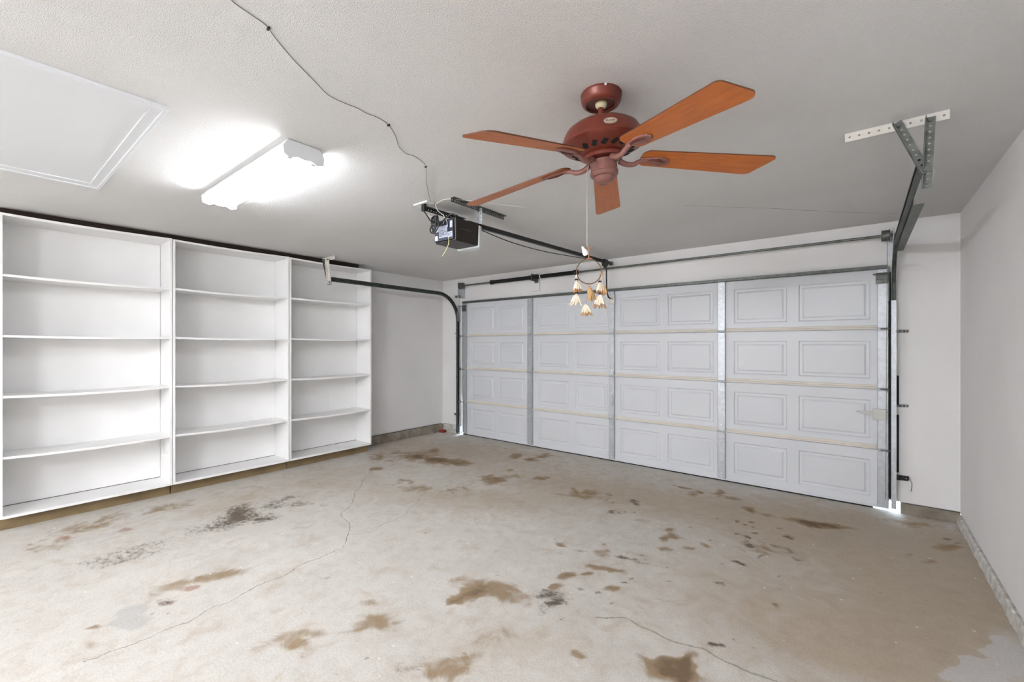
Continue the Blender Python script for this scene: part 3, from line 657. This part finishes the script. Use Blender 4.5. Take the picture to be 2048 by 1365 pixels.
bm = BM(); box(bm, -.004, 0, -.02, .06, 1.86, 2.12); obj('flag_bracket', bm, M_galv, tl)
bm = BM(); box(bm, -.02, -.016, -.02, .06, 1.86, 2.16); obj('flag_bracket', bm, M_galvd, tr)
bm = BM(); cyl(bm, (-.045, -.03, 1.665), (0, -.02, 1.645), .005, n=6); obj('hook', bm, M_black, tl)

def hanger(label, plate, struts, mats):
    o0 = Vector(plate[0]); t = thing('track_hanger', label, 'bracket', o0, group='perforated hangers of the door tracks')
    bm = BM(); a, b = [Vector(p) - o0 for p in plate]
    angle_iron(bm, a, b, (0, 0, -1), (0, 1, 0), wd=.042, pitch=.04); obj('ceiling_plate', bm, mats[0], t)
    for (p, q_, w1, w2), m in zip(struts, mats[1:]):
        bm = BM(); angle_iron(bm, Vector(p) - o0, Vector(q_) - o0, w1, w2, wd=.034); obj('strut', bm, m, t)
        for e in (Vector(p).lerp(Vector(q_), .05), Vector(p).lerp(Vector(q_), .93)):
            bm = BM(); cyl(bm, e - o0 + Vector((.015, -.012, 0)), e - o0 + Vector((.015, .012, 0)), .008, n=8)
            obj('bolt', bm, M_galvd, t)
    return t
hanger('white perforated ceiling hanger holding the right track', [(-.064, 2.838, C - .001), (.322, 2.838, C - .001)],
       [((.240, 2.825, C - .02), (.226, 2.825, 2.215), (1, 0, 0), (0, -1, 0)), ((.122, 2.815, C - .018), (.226, 2.815, 2.275), (1, 0, -.3), (0, -1, 0))], (M_whitebr, M_galvd, M_galvd))
hanger('small perforated ceiling hanger holding the left track', [(-5.30, 2.815, C - .001), (-5.01, 2.815, C - .001)],
       [((-5.225, 2.80, C - .02), (-5.18, 2.85, 2.225), (1, 0, 0), (0, -1, 0)), ((-5.15, 2.80, C - .02), (-5.18, 2.84, 2.235), (1, 0, 0), (0, -1, 0))], (M_whitebr, M_galvd, M_whitebr))

# ------------------------------------------------------------------ torsion spring shaft
SY, SZ = 5.018, 2.428
ts = thing('torsion_spring_shaft', 'steel torsion shaft with two black springs above the garage door', 'door spring', (MX, SY, SZ))
bm = BM(); cyl(bm, (-5.10 - MX, 0, 0), (.24 - MX, 0, 0), .0125, n=16); obj('shaft', bm, M_galvd, ts, smooth=True)
for a, b in ((-4.36, -3.66), (-3.60, -2.95)):
    bm = BM(); a_, b_ = a - MX, b - MX; n = int((b_ - a_) / .009); prof = []
    for i in range(n + 1):
        z = a_ + (b_ - a_) * i / n; prof += [(.0235, z), (.0275, z + (b_ - a_) / n * .5)]
    lathe(bm, prof, 20, Matrix.Rotation(PI / 2, 4, 'Y')); obj('torsion_spring', bm, M_spring, ts)
for x, r in ((-4.385, .036), (-2.925, .034), (-3.655, .033), (-3.60, .033)):
    bm = BM(); cyl(bm, (x - .028 - MX, 0, 0), (x + .028 - MX, 0, 0), r, r * .86, n=20); obj('winding_cone', bm, M_black, ts, smooth=True)
bm = BM(); box(bm, -3.637 - MX, -3.630 - MX, -.03, .10, -.05, .05); box(bm, -3.665 - MX, -3.600 - MX, .094, .10, -.07, .06); obj('centre_bearing_bracket', bm, M_galvd, ts)
bm = BM(); cyl(bm, (-3.50 - MX, 0, 0), (-3.485 - MX, 0, 0), .0285, n=20); obj('tape_band', bm, M_beadw, ts)
for x, s in ((-5.045, -1), (.17, 1)):
    bm = BM(); cyl(bm, (x - .022 - MX, 0, 0), (x + .022 - MX, 0, 0), .046, n=24); cyl(bm, (x + s * .024 - MX, 0, 0), (x + s * .028 - MX, 0, 0), .054, n=24); cyl(bm, (x - s * .024 - MX, 0, 0), (x - s * .028 - MX, 0, 0), .050, n=24)
    obj('cable_drum', bm, M_galvd, ts, smooth=True)
    xe = x + s * .05 - MX; bm = BM(); box(bm, xe, xe + .004, -.04, .098, -.20, .055); box(bm, xe - (.03 if s > 0 else 0), xe + (.03 if s < 0 else 0), .094, .098, -.20, .055); obj('end_bearing_plate', bm, M_galv, ts)
    bm = BM(); tube(bm, [(x + s * .01 - MX, -.048, -.01), (x + s * .0 - MX, -.0, -2.3)], .002, 6); obj('lift_cable', bm, M_galvd, ts)

# ------------------------------------------------------------------ opener
OX = -2.47
op = thing('garage_door_opener', 'dark brown garage door opener motor box hung from the ceiling', 'door opener', (OX - .035, 2.30, 2.264))
bm = BM(); W2, Dp, H = .130, .255, .172
pl_ = [(-W2 + .015, 0), (W2, 0), (W2, Dp), (-W2 + .015, Dp)]
bot = [bm.verts.new((x * .93, y + (.01 if y == 0 else 0), 0)) for x, y in pl_]; topv = [bm.verts.new((x, y, H)) for x, y in pl_]
bm.faces.new(bot[::-1]); bm.faces.new(topv)
for i in range(4): bm.faces.new((bot[i], bot[(i + 1) % 4], topv[(i + 1) % 4], topv[i]))
obj('housing', bm, M_open, op, bevel=.006)
bm = BM(); box(bm, -.100, .108, -.006, .006, .012, H - .004); bk = obj('control_panel', bm, M_openb, op, bevel=.003)
bm = BM()
for a in ((-.095, -.05, .085, .15), (-.045, .045, .035, .125), (.05, .10, .03, .07), (.075, .10, .10, .15), (-.09, -.06, .02, .055)): box(bm, a[0], a[1], -.0085, -.0062, a[2], a[3])
obj('label_sheet', bm, M_paper, bk)
bm = BM()
for k in range(5): box(bm, -.038, -.005 + .008 * (k % 3), -.0094, -.0086, .045 + k * .011, .048 + k * .011)
box(bm, .008, .036, -.0094, -.0086, .05, .053); box(bm, .008, .036, -.0094, -.0086, .078, .081); box(bm, .008, .011, -.0094, -.0086, .05, .08); box(bm, .033, .036, -.0094, -.0086, .05, .08)
for k in range(3): box(bm, .055, .095, -.0094, -.0086, .036 + k * .01, .039 + k * .01)
obj('print', bm, M_ink, bk)
bm = BM()
poly = [(W2 + .004, Dp), (-W2 + .01, Dp), (-W2 + .02, Dp + .05), (-.04, Dp + .085), (.05, Dp + .085), (W2 - .01, Dp + .045)]
prism(bm, poly, -.012, H - .005); bmesh.ops.recalc_face_normals(bm, faces=bm.faces[:]); obj('light_lens', bm, M_lens, op, bevel=.012)
bm = BM(); box(bm, .129, .1325, .05, .16, .092, .097); obj('badge', bm, M_galvd, op)
bm = BM(); tube(bm, smooth_path([(.06, -.008, .03), (.075, -.02, -.02), (.06, -.03, -.07), (.03, -.03, -.10), (.012, -.03, -.115)]), .0028, 6); obj('antenna_wire', bm, M_yellow, op, smooth=True)
bm = BM(); box(bm, -.07, .06, .04, .22, H, H + .012); obj('rail_mount', bm, M_galvd, op)

rl = thing('opener_rail', 'black opener rail running from the motor to the door header', 'rail', (OX + .01, 2.60, 2.45))
bm = BM(); box(bm, -.014, .014, -.09, 2.46, -.016, .020); obj('rail_beam', bm, M_black, rl, bevel=.002)
o_r = bpy.data.objects; rl.rotation_euler = (math.radians(1.1), 0, 0)
bm = BM(); tube(bm, smooth_path([(.02, .03, -.03), (.02, .36, -.062), (.02, .71, -.074), (.02, 1.15, -.066), (.02, 1.83, -.030), (.02, 2.2, -.014)]), .0045, 6); obj('drive_belt', bm, M_black, rl, smooth=True)
bm = BM(); box(bm, -.022, .022, 2.27, 2.36, -.052, .03); box(bm, -.012, .012, 2.29, 2.33, -.075, -.05); obj('trolley', bm, M_black, rl, bevel=.004)
bm = BM(); tube(bm, [(.0, 2.34, -.05), (.004, 2.345, -.07), (.004, 2.35, -.36), (.006, 2.39, -.43), (.015, 2.43, -.445)], .009, 8); obj('door_arm', bm, M_black, rl)
bm = BM(); box(bm, -.02, .02, 2.46, 2.50, -.02, .02); cyl(bm, (-.022, 2.475, 0), (.022, 2.475, 0), .024, n=16); obj('header_pulley', bm, M_galvd, rl)
bm = BM(); tube(bm, [(-.03, 2.32, -.07), (-.03, 2.32, -.22)], .003, 6); obj('release_cord', bm, M_feato, rl)

hg = thing('opener_hanger', 'perforated steel straps holding the opener motor to the ceiling', 'bracket', (OX, 2.5, C - .002))
bm = BM(); angle_iron(bm, (.11, -.26, 0), (.11, .35, 0), (1, 0, 0), (0, 0, -1), wd=.03, pitch=.026); obj('ceiling_strap', bm, M_galvd, hg)
bm = BM(); angle_iron(bm, (-.14, -.30, -.03), (-.14, .12, -.03), (1, 0, 0), (0, 0, -1), wd=.03, pitch=.026); obj('ceiling_strap', bm, M_track, hg)  # left strap in darker steel, painting in its shaded side
bm = BM(); angle_iron(bm, (.105, .05, -.005), (.105, .05, -.125), (0, -1, 0), (1, 0, 0), wd=.03); obj('drop_strap', bm, M_galv, hg)
bm = BM(); angle_iron(bm, (-.12, .0, -.03), (-.12, .0, -.125), (0, 1, 0), (1, 0, 0), wd=.03); obj('drop_strap', bm, M_track, hg)

oc = thing('ceiling_outlet', 'white ceiling outlet box above the opener', 'outlet', (-2.62, 2.205, C))
bm = BM(); box(bm, -.09, .07, -.035, .035, -.012, 0); obj('cover_plate', bm, M_fob, oc, bevel=.003)
bm = BM(); box(bm, -.02, .02, -.014, .014, -.014, -.012); obj('socket', bm, M_black, oc)
cord = thing('power_cord', 'black power cord bundled in loops behind the opener', 'cord', (-2.62, 2.20, C - .014))
CXO = .075
bm = BM(); box(bm, -.018, .018, -.013, .013, -.05, 0); obj('plug', bm, M_black, cord, bevel=.004)
cz = -.165
pts = [(0, 0, -.05), (.03, .01, -.09), (.06, .015, -.13)]
for k in range(5):
    a0 = k * 1.25; pts += [(CXO + .025 + .062 * math.cos(a0 + j * 1.2) * (1 if j % 2 else .45), .02 + .012 * math.sin(j + k), cz + .068 * math.sin(a0 + j * 1.2)) for j in range(4)]
pts += [(.12, .05, -.16), (.15, .075, -.12), (.20, .10, -.085), (.235, .11, -.10)]
bm = BM(); tube(bm, smooth_path(pts, 5), .0052, 7); obj('cord_loops', bm, M_black, cord, smooth=True)
bm = BM(); cyl(bm, (.085, .012, cz), (.12, .03, cz), .014, n=10); obj('cord_tie', bm, M_black, cord)
bm = BM(); tube(bm, smooth_path([(-2.50, 2.29, 2.40), (-2.47, 2.27, 2.45), (-2.52, 2.25, 2.50), (-2.53, 2.24, 2.545), (-2.50, 2.25, C - .004), (-2.39, 2.25, C - .004), (-2.245, 2.47, C - .003), (-2.07, 2.765, C - .003)]), .0025, 6)
tag(obj('bell_wire', bm, M_wwire, smooth=True), 'white bell wire looping from the opener onto the ceiling', 'wire')
bm = BM(); tube(bm, smooth_path([(-2.60, 2.21, C - .006), (-2.66, 2.24, 2.50), (-2.58, 2.27, 2.46), (-2.56, 2.28, 2.44), (-2.50, 2.285, 2.45), (-2.46, 2.285, 2.42), (-2.45, 2.288, 2.37)]), .0025, 6)
tag(obj('sensor_wire', bm, M_wwire, smooth=True), 'thin white wire drooping from the outlet to the opener panel', 'wire')

wr = thing('ceiling_wire', 'long thin grey wire stapled across the ceiling toward the opener', 'wire', (-1.81, 1.1, C - .003))
bm = BM(); tube(bm, smooth_path([(x + 1.81, y - 1.1, random.uniform(-.001, 0)) for x, y in WIRE_A], 4), .0015, 6); obj('wire', bm, M_gwire, wr, smooth=True)
for i in (4, 14, 20):
    bm = BM(); x, y = WIRE_A[i]; box(bm, x + 1.81 - .008, x + 1.81 + .008, y - 1.1 - .003, y - 1.1 + .003, -.005, .002); obj('staple', bm, M_black, wr)

# low things by the door
for x, s, lb in ((-5.215, -1, 'black safety sensor on the left door track near the floor'), (.27, 1, 'black safety sensor bracket on the right door track near the floor')):
    t = thing('safety_sensor', lb, 'sensor', (x, D - .05, .325), group='safety sensors low on the door tracks')
    bm = BM(); M = Matrix.Translation((-.055, .0, -.016)) @ Matrix.Rotation(PI / 2, 4, 'X'); perf(bm, .11, .034, .003, .036, .010, M); obj('bracket', bm, M_black, t)
    bm = BM(); tube(bm, smooth_path([(s * .05, .02, -.01), (s * .075, .035, -.05), (s * .07, .04, -.12)]), .0022, 6); obj('wire', bm, M_gwire, t)
bm = BM(); box(bm, -.05, .05, -.03, .03, 0, .045); bmesh.ops.transform(bm, matrix=Matrix.Rotation(.4, 4, 'Z'), verts=bm.verts[:])
tag(obj('brick', bm, M_brick, loc=(-5.50, D - .10, 0), bevel=.004), 'small broken red brick in the corner left of the garage door', 'brick')
# ------------------------------------------------------------------ ceiling fan
FX, FY = -.882, 1.727
fan = thing('ceiling_fan', 'reddish brown ceiling fan with five orange-brown wooden blades', 'ceiling fan', (FX, FY, C))
bm = BM(); lathe(bm, [(0, 0), (.086, 0), (.0885, -.004), (.0885, -.012), (.0865, -.015), (.0855, -.031), (.080, -.042), (.068, -.049), (.062, -.048), (.060, -.041), (0, -.041)], 56)
obj('canopy', bm, M_motor, fan, smooth=True)
cr = Vector((math.cos(YAW), math.sin(YAW), 0)); cf = Vector((math.sin(YAW), -math.cos(YAW), 0))   # toward-viewer side of the fan
bm = BM(); p = cf * .086; cyl(bm, p + Vector((0, 0, -.007)), p * 1.07 + Vector((0, 0, -.007)), .0055, n=12); obj('screw', bm, M_screw, fan)
bm = BM(); ball(bm, (0, 0, -.042), .026, 1, 1, .9, 20); obj('hanger_ball', bm, M_cream, fan, smooth=True)
# everything below the hanger ball leans a little
tilt = Matrix.Translation((0, 0, -.094)) @ Matrix(((1, 0, 0, 0), (0, 1, 0, 0), (.023, .072, 1, 0), (0, 0, 0, 1)))
nz = Vector((-.023, -.072, 1)).normalized(); tilt = Matrix.Translation((0, 0, -.094)) @ nz.to_track_quat('Z', 'Y').to_matrix().to_4x4()
# keep azimuth: use minimal rotation
tilt = Matrix.Translation((0, 0, -.094)) @ Vector((0, 0, 1)).rotation_difference(nz).to_matrix().to_4x4()
def tm(bm): bmesh.ops.transform(bm, matrix=tilt, verts=bm.verts[:])
bm = BM(); cyl(bm, (0, 0, .04), (0, 0, -.04), .0125, n=18); tm(bm); obj('downrod', bm, M_motor, fan, smooth=True)
bm = BM(); lathe(bm, [(0, -.022), (.022, -.022), (.03, -.032), (.085, -.036), (.125, -.044), (.152, -.062), (.166, -.085), (.174, -.108), (.1775, -.120), (.178, -.126), (.173, -.131), (.160, -.137), (.135, -.149), (.105, -.160), (.092, -.166), (0, -.166)], 64)
tm(bm); mh = obj('motor_housing', bm, M_motor, fan, smooth=True)
for k in range(18):
    bm = BM(); a = 2 * PI * k / 18
    M = tilt @ Matrix.Rotation(a, 4, 'Z') @ Matrix.Translation((.121, 0, -.1545)) @ Matrix.Rotation(math.radians(-20), 4, 'Y') @ Matrix.Rotation(.5, 4, 'Z')
    box(bm, -.015, .015, -.010, .010, -.002, .002, M)
    obj('vent_slot', bm, M_dark, mh)
# oval badge on the housing, facing the viewer
ang = math.atan2(cf.y, cf.x) - .02
bM = tilt @ Matrix.Rotation(ang, 4, 'Z') @ Matrix.Translation((.1702, 0, -.098)) @ Matrix.Rotation(math.radians(66), 4, 'Y')
# local: X = down the shell, Y = along the rim, Z = outward
bm = BM(); n = 32
ringo = [bm.verts.new((.0155 * math.cos(2 * PI * i / n), .0265 * math.sin(2 * PI * i / n), .0005)) for i in range(n)]
ringt = [bm.verts.new((.0155 * math.cos(2 * PI * i / n), .0265 * math.sin(2 * PI * i / n), .004)) for i in range(n)]
bm.faces.new(ringt)
for i in range(n): bm.faces.new((ringo[i], ringo[(i + 1) % n], ringt[(i + 1) % n], ringt[i]))
bmesh.ops.transform(bm, matrix=bM, verts=bm.verts[:]); bmesh.ops.recalc_face_normals(bm, faces=bm.faces[:]); bd = obj('oval_badge', bm, M_chain, mh)
def text_mesh(name, s, size, m, parent, M, ext=.0004):
    cu = bpy.data.curves.new(name, 'FONT'); cu.body = s; cu.size = size; cu.align_x = 'CENTER'; cu.align_y = 'CENTER'; cu.extrude = ext; cu.resolution_u = 3
    to = bpy.data.objects.new(name, cu); me = bpy.data.meshes.new_from_object(to); bpy.data.objects.remove(to)
    me.materials.clear(); me.materials.append(m); me.transform(M)
    o = bpy.data.objects.new(name, me); col.objects.link(o); o.parent = parent; return o
# text x along +Y (rim, counter-clockwise = viewer's right), text y up = -X
TM = bM @ Matrix(((0, -1, 0, 0), (1, 0, 0, 0), (0, 0, 1, .0046), (0, 0, 0, 1)))
text_mesh('lettering', 'Hunter', .0135, M_motor, bd, TM)
bm = BM(); P_ = [(.0135 * math.cos(2 * PI * i / 32), .0240 * math.sin(2 * PI * i / 32), .0042) for i in range(32)]; tube(bm, P_, .0006, 5, closed=True); bmesh.ops.transform(bm, matrix=bM, verts=bm.verts[:]); obj('badge_ring', bm, M_motor, bd)
bm = BM(); lathe(bm, [(0, -.166), (.082, -.166), (.086, -.176), (.080, -.186), (0, -.186)], 40); tm(bm); obj('flywheel', bm, M_motor, fan, smooth=True)
bm = BM(); lathe(bm, [(0, -.186), (.044, -.186), (.050, -.190), (.057, -.196), (.057, -.242), (.060, -.244), (.060, -.254), (.055, -.260), (.043, -.262), (.042, -.270), (.036, -.280), (.022, -.286), (0, -.288)], 44); tm(bm)
sh = obj('switch_housing', bm, M_motorl, fan, smooth=True)
bm = BM(); M_ = tilt @ Matrix.Rotation(math.atan2(cr.y, cr.x), 4, 'Z'); cyl(bm, (.056, 0, -.232), (.064, 0, -.232), .004, n=8); bmesh.ops.transform(bm, matrix=M_, verts=bm.verts[:]); obj('reverse_switch', bm, M_cream, sh)

# blades: root narrower, tip cut on a slant, pitched
def blade_outline(L=0, cm=0, cp=0):
    w0, w1 = .056, .0725; x0, x1 = .168, .716 + L; pts = []
    def arc(cx, cy, r, a0, a1, n=6): return [(cx + r * math.cos(math.radians(a0 + (a1 - a0) * i / n)), cy + r * math.sin(math.radians(a0 + (a1 - a0) * i / n))) for i in range(n + 1)]
    pts += arc(x0 + .035, -w0 + .036, .035, 180, 270)
    pts += arc(x1 - .024 - cm, -w1 + .024, .024, 270, 352)
    pts += arc(x1 - .046 - cp, w1 - .036, .036, 8, 90)
    pts += arc(x0 + .035, w0 - .036, .035, 90, 180)
    return pts
tips = [(0, .03, 0), (.035, 0, .03), (.02, .02, 0), (.03, 0, .01), (-.01, .0, .0)]
for k in range(5):
    a = math.radians(330.7 + 72 * k)
    base = tilt @ Matrix.Rotation(a, 4, 'Z') @ Matrix.Translation((0, 0, -.168)) @ Matrix.Rotation(math.radians(5.5), 4, 'Y') @ Matrix.Rotation(math.radians(-12), 4, 'X')
    bm = BM(); prism(bm, blade_outline(*tips[k]), -.003, .003); 
    o = obj('blade', bm, M_blade, fan, bevel=.001); o.data.materials.append(M_bladed)
    for p in o.data.polygons:
        if abs(p.normal.z) < .5: p.material_index = 1
    o.matrix_local = base
    bm = BM()   # blade iron: arm sweeping from the flywheel to a leaf-shaped plate under the blade
    arm = [Vector((.070, 0, -.022)), Vector((.10, .002, -.034)), Vector((.135, .004, -.032)), Vector((.16, .003, -.018)), Vector((.195, 0, -.010))]
    sp = smooth_path(arm, 5)
    tube(bm, sp, .011, 10, rads=[.013 - .004 * i / len(sp) for i in range(len(sp))])
    leaf = [(.165, .008), (.19, .014), (.225, .030), (.26, .036), (.288, .030), (.302, .012), (.296, -.006), (.270, -.018), (.235, -.022), (.195, -.014), (.165, -.008)]
    prism(bm, leaf, -.013, -.0035)
    bmesh.ops.recalc_face_normals(bm, faces=bm.faces[:])
    br = obj('blade_iron', bm, M_motorl, fan, bevel=.003); br.matrix_local = base
    bm = BM()
    for j in range(3): tube(bm, smooth_path([(.20, -.002 - j * .003, -.0145), (.235, -.004 - j * .006, -.0155), (.275 - j * .012, .004 - j * .009, -.0145)], 4), .0022, 5)
    rb = obj('leaf_rib', bm, M_motor, br)

# pull chain and fob
ch = Vector((-.936, 1.700, 0)) - Vector((FX, FY, 0))
bm = BM(); tube(bm, [(ch.x + .006, ch.y + .004, 2.262 - C), (ch.x, ch.y, 2.235 - C), (ch.x, ch.y, 1.905 - C)], .0016, 6); pc = obj('pull_chain', bm, M_chain, fan)
bm = BM(); prof = [(0, .020), (.004, .020), (.006, .012), (.0125, -.006), (.014, -.014), (.010, -.022), (0, -.024)]
lathe(bm, prof, 18, Matrix.Translation((ch.x, ch.y, 1.890 - C) + cr * -.012 if False else Vector((ch.x, ch.y, 1.888 - C)) - cr * .012) @ Matrix.Rotation(.5, 4, Vector(cf))); obj('pull_fob', bm, M_fob, pc, smooth=True)

# ------------------------------------------------------------------ dreamcatcher hung on the chain
dc = thing('dreamcatcher', 'small round dreamcatcher with feather tassels hanging from the fan chain', 'dreamcatcher', (-.936, 1.700, 1.7965), (0, 0, YAW))
# local X = along the hoop plane, Z up (hoop centre at the origin), Y away from the viewer
hx, R = .008, .0545
bm = BM(); tube(bm, [(hx + R * math.cos(2 * PI * i / 40), 0, R * math.sin(2 * PI * i / 40)) for i in range(40)], .0021, 8, closed=True); obj('hoop', bm, M_hoop, dc, smooth=True)
bm = BM(); tube(bm, smooth_path([(.004, 0, .108), (.010, .001, .085), (.007, 0, .07), (.008, 0, .055)], 5), .0022, 6); tube(bm, smooth_path([(.006, 0, .075), (.012, 0, .10), (.024, 0, .110)], 5), .0014, 5); tube(bm, [(hx - .012, 0, .0545), (hx, 0, .058), (hx + .014, 0, .0545)], .0028, 6)
obj('hanging_thong', bm, M_sued, dc, smooth=True)
def tassel(x, ztop, zlen, spread, m, mtip, n=9, thong=None, yb=0.0, lean=0.0, beads=True):
    if thong:
        bm = BM(); tube(bm, [(thong[0], 0, thong[1]), (x, yb, ztop + .004)], .0012, 5); obj('thong', bm, M_sued, dc)
    bm = BM(); bt = BM()
    for i in range(n):
        a = 2 * PI * i / n + .3; rr = spread * (.6 + .5 * ((i * 37) % 10) / 10)
        ex, ey = rr * math.cos(a) + lean, rr * math.sin(a) * .7; ln = zlen * (.82 + .2 * ((i * 53) % 10) / 10)
        pts = [(x, yb, ztop), (x + ex * .45, yb + ey * .45, ztop - ln * .3), (x + ex * .9, yb + ey * .9, ztop - ln * .72), (x + ex * 1.05, yb + ey, ztop - ln)]
        sp = smooth_path(pts, 4); nn = len(sp)
        rad = [.0010 + .0044 * math.sin(PI * min(1, (j + 1) / nn * .9)) for j in range(nn)]
        tube(bm, sp[:nn - 3], 0, 6, rads=rad[:nn - 3])
        curl = [(sp[nn - 4]), (x + ex * 1.15, yb + ey, ztop - ln * .95), (x + ex * 1.3, yb + ey * 1.1, ztop - ln * 1.0), (x + ex * 1.6, yb + ey * 1.1, ztop - ln * .97)]
        tube(bt, smooth_path(curl, 3), 0, 5, rads=[.0034 - .00028 * j for j in range(10)])
    f = obj('feather_tassel', bm, m, dc, smooth=True); obj('feather_tips', bt, mtip, f, smooth=True)
    if beads:
        bm = BM(); ball(bm, (x - .004, yb - .001, ztop + .004), .0042); ball(bm, (x + .004, yb - .001, ztop + .004), .0042); obj('beads', bm, M_bead, dc, smooth=True)
tassel(-.046, -.040, .052, .017, M_feath, M_feato, 12, thong=(-.046, .0), lean=.004)
tassel(-.046, -.098, .052, .023, M_feath, M_feath, 13, thong=(-.046, -.05), lean=-.003)
tassel(.008, -.064, .066, .016, M_featg, M_featg, 10, thong=(.008, -.054), lean=.013, beads=False)
tassel(-.006, -.142, .054, .022, M_feath, M_featg, 13, thong=(.004, -.10), lean=.004, beads=False)
tassel(.056, -.048, .052, .017, M_feath, M_feato, 12, thong=(.056, -.01), lean=.002)
tassel(.058, -.102, .060, .026, M_feath, M_feato, 14, thong=(.057, -.06), lean=.0)
tassel(.074, -.062, .044, .010, M_featg, M_feato, thong=(.066, .0), lean=.003, n=5, beads=False)
bm = BM(); ball(bm, (-.047, -.002, -.024), .0045); ball(bm, (-.047, -.002, -.017), .0035); obj('beads', bm, M_beadw, dc, smooth=True)
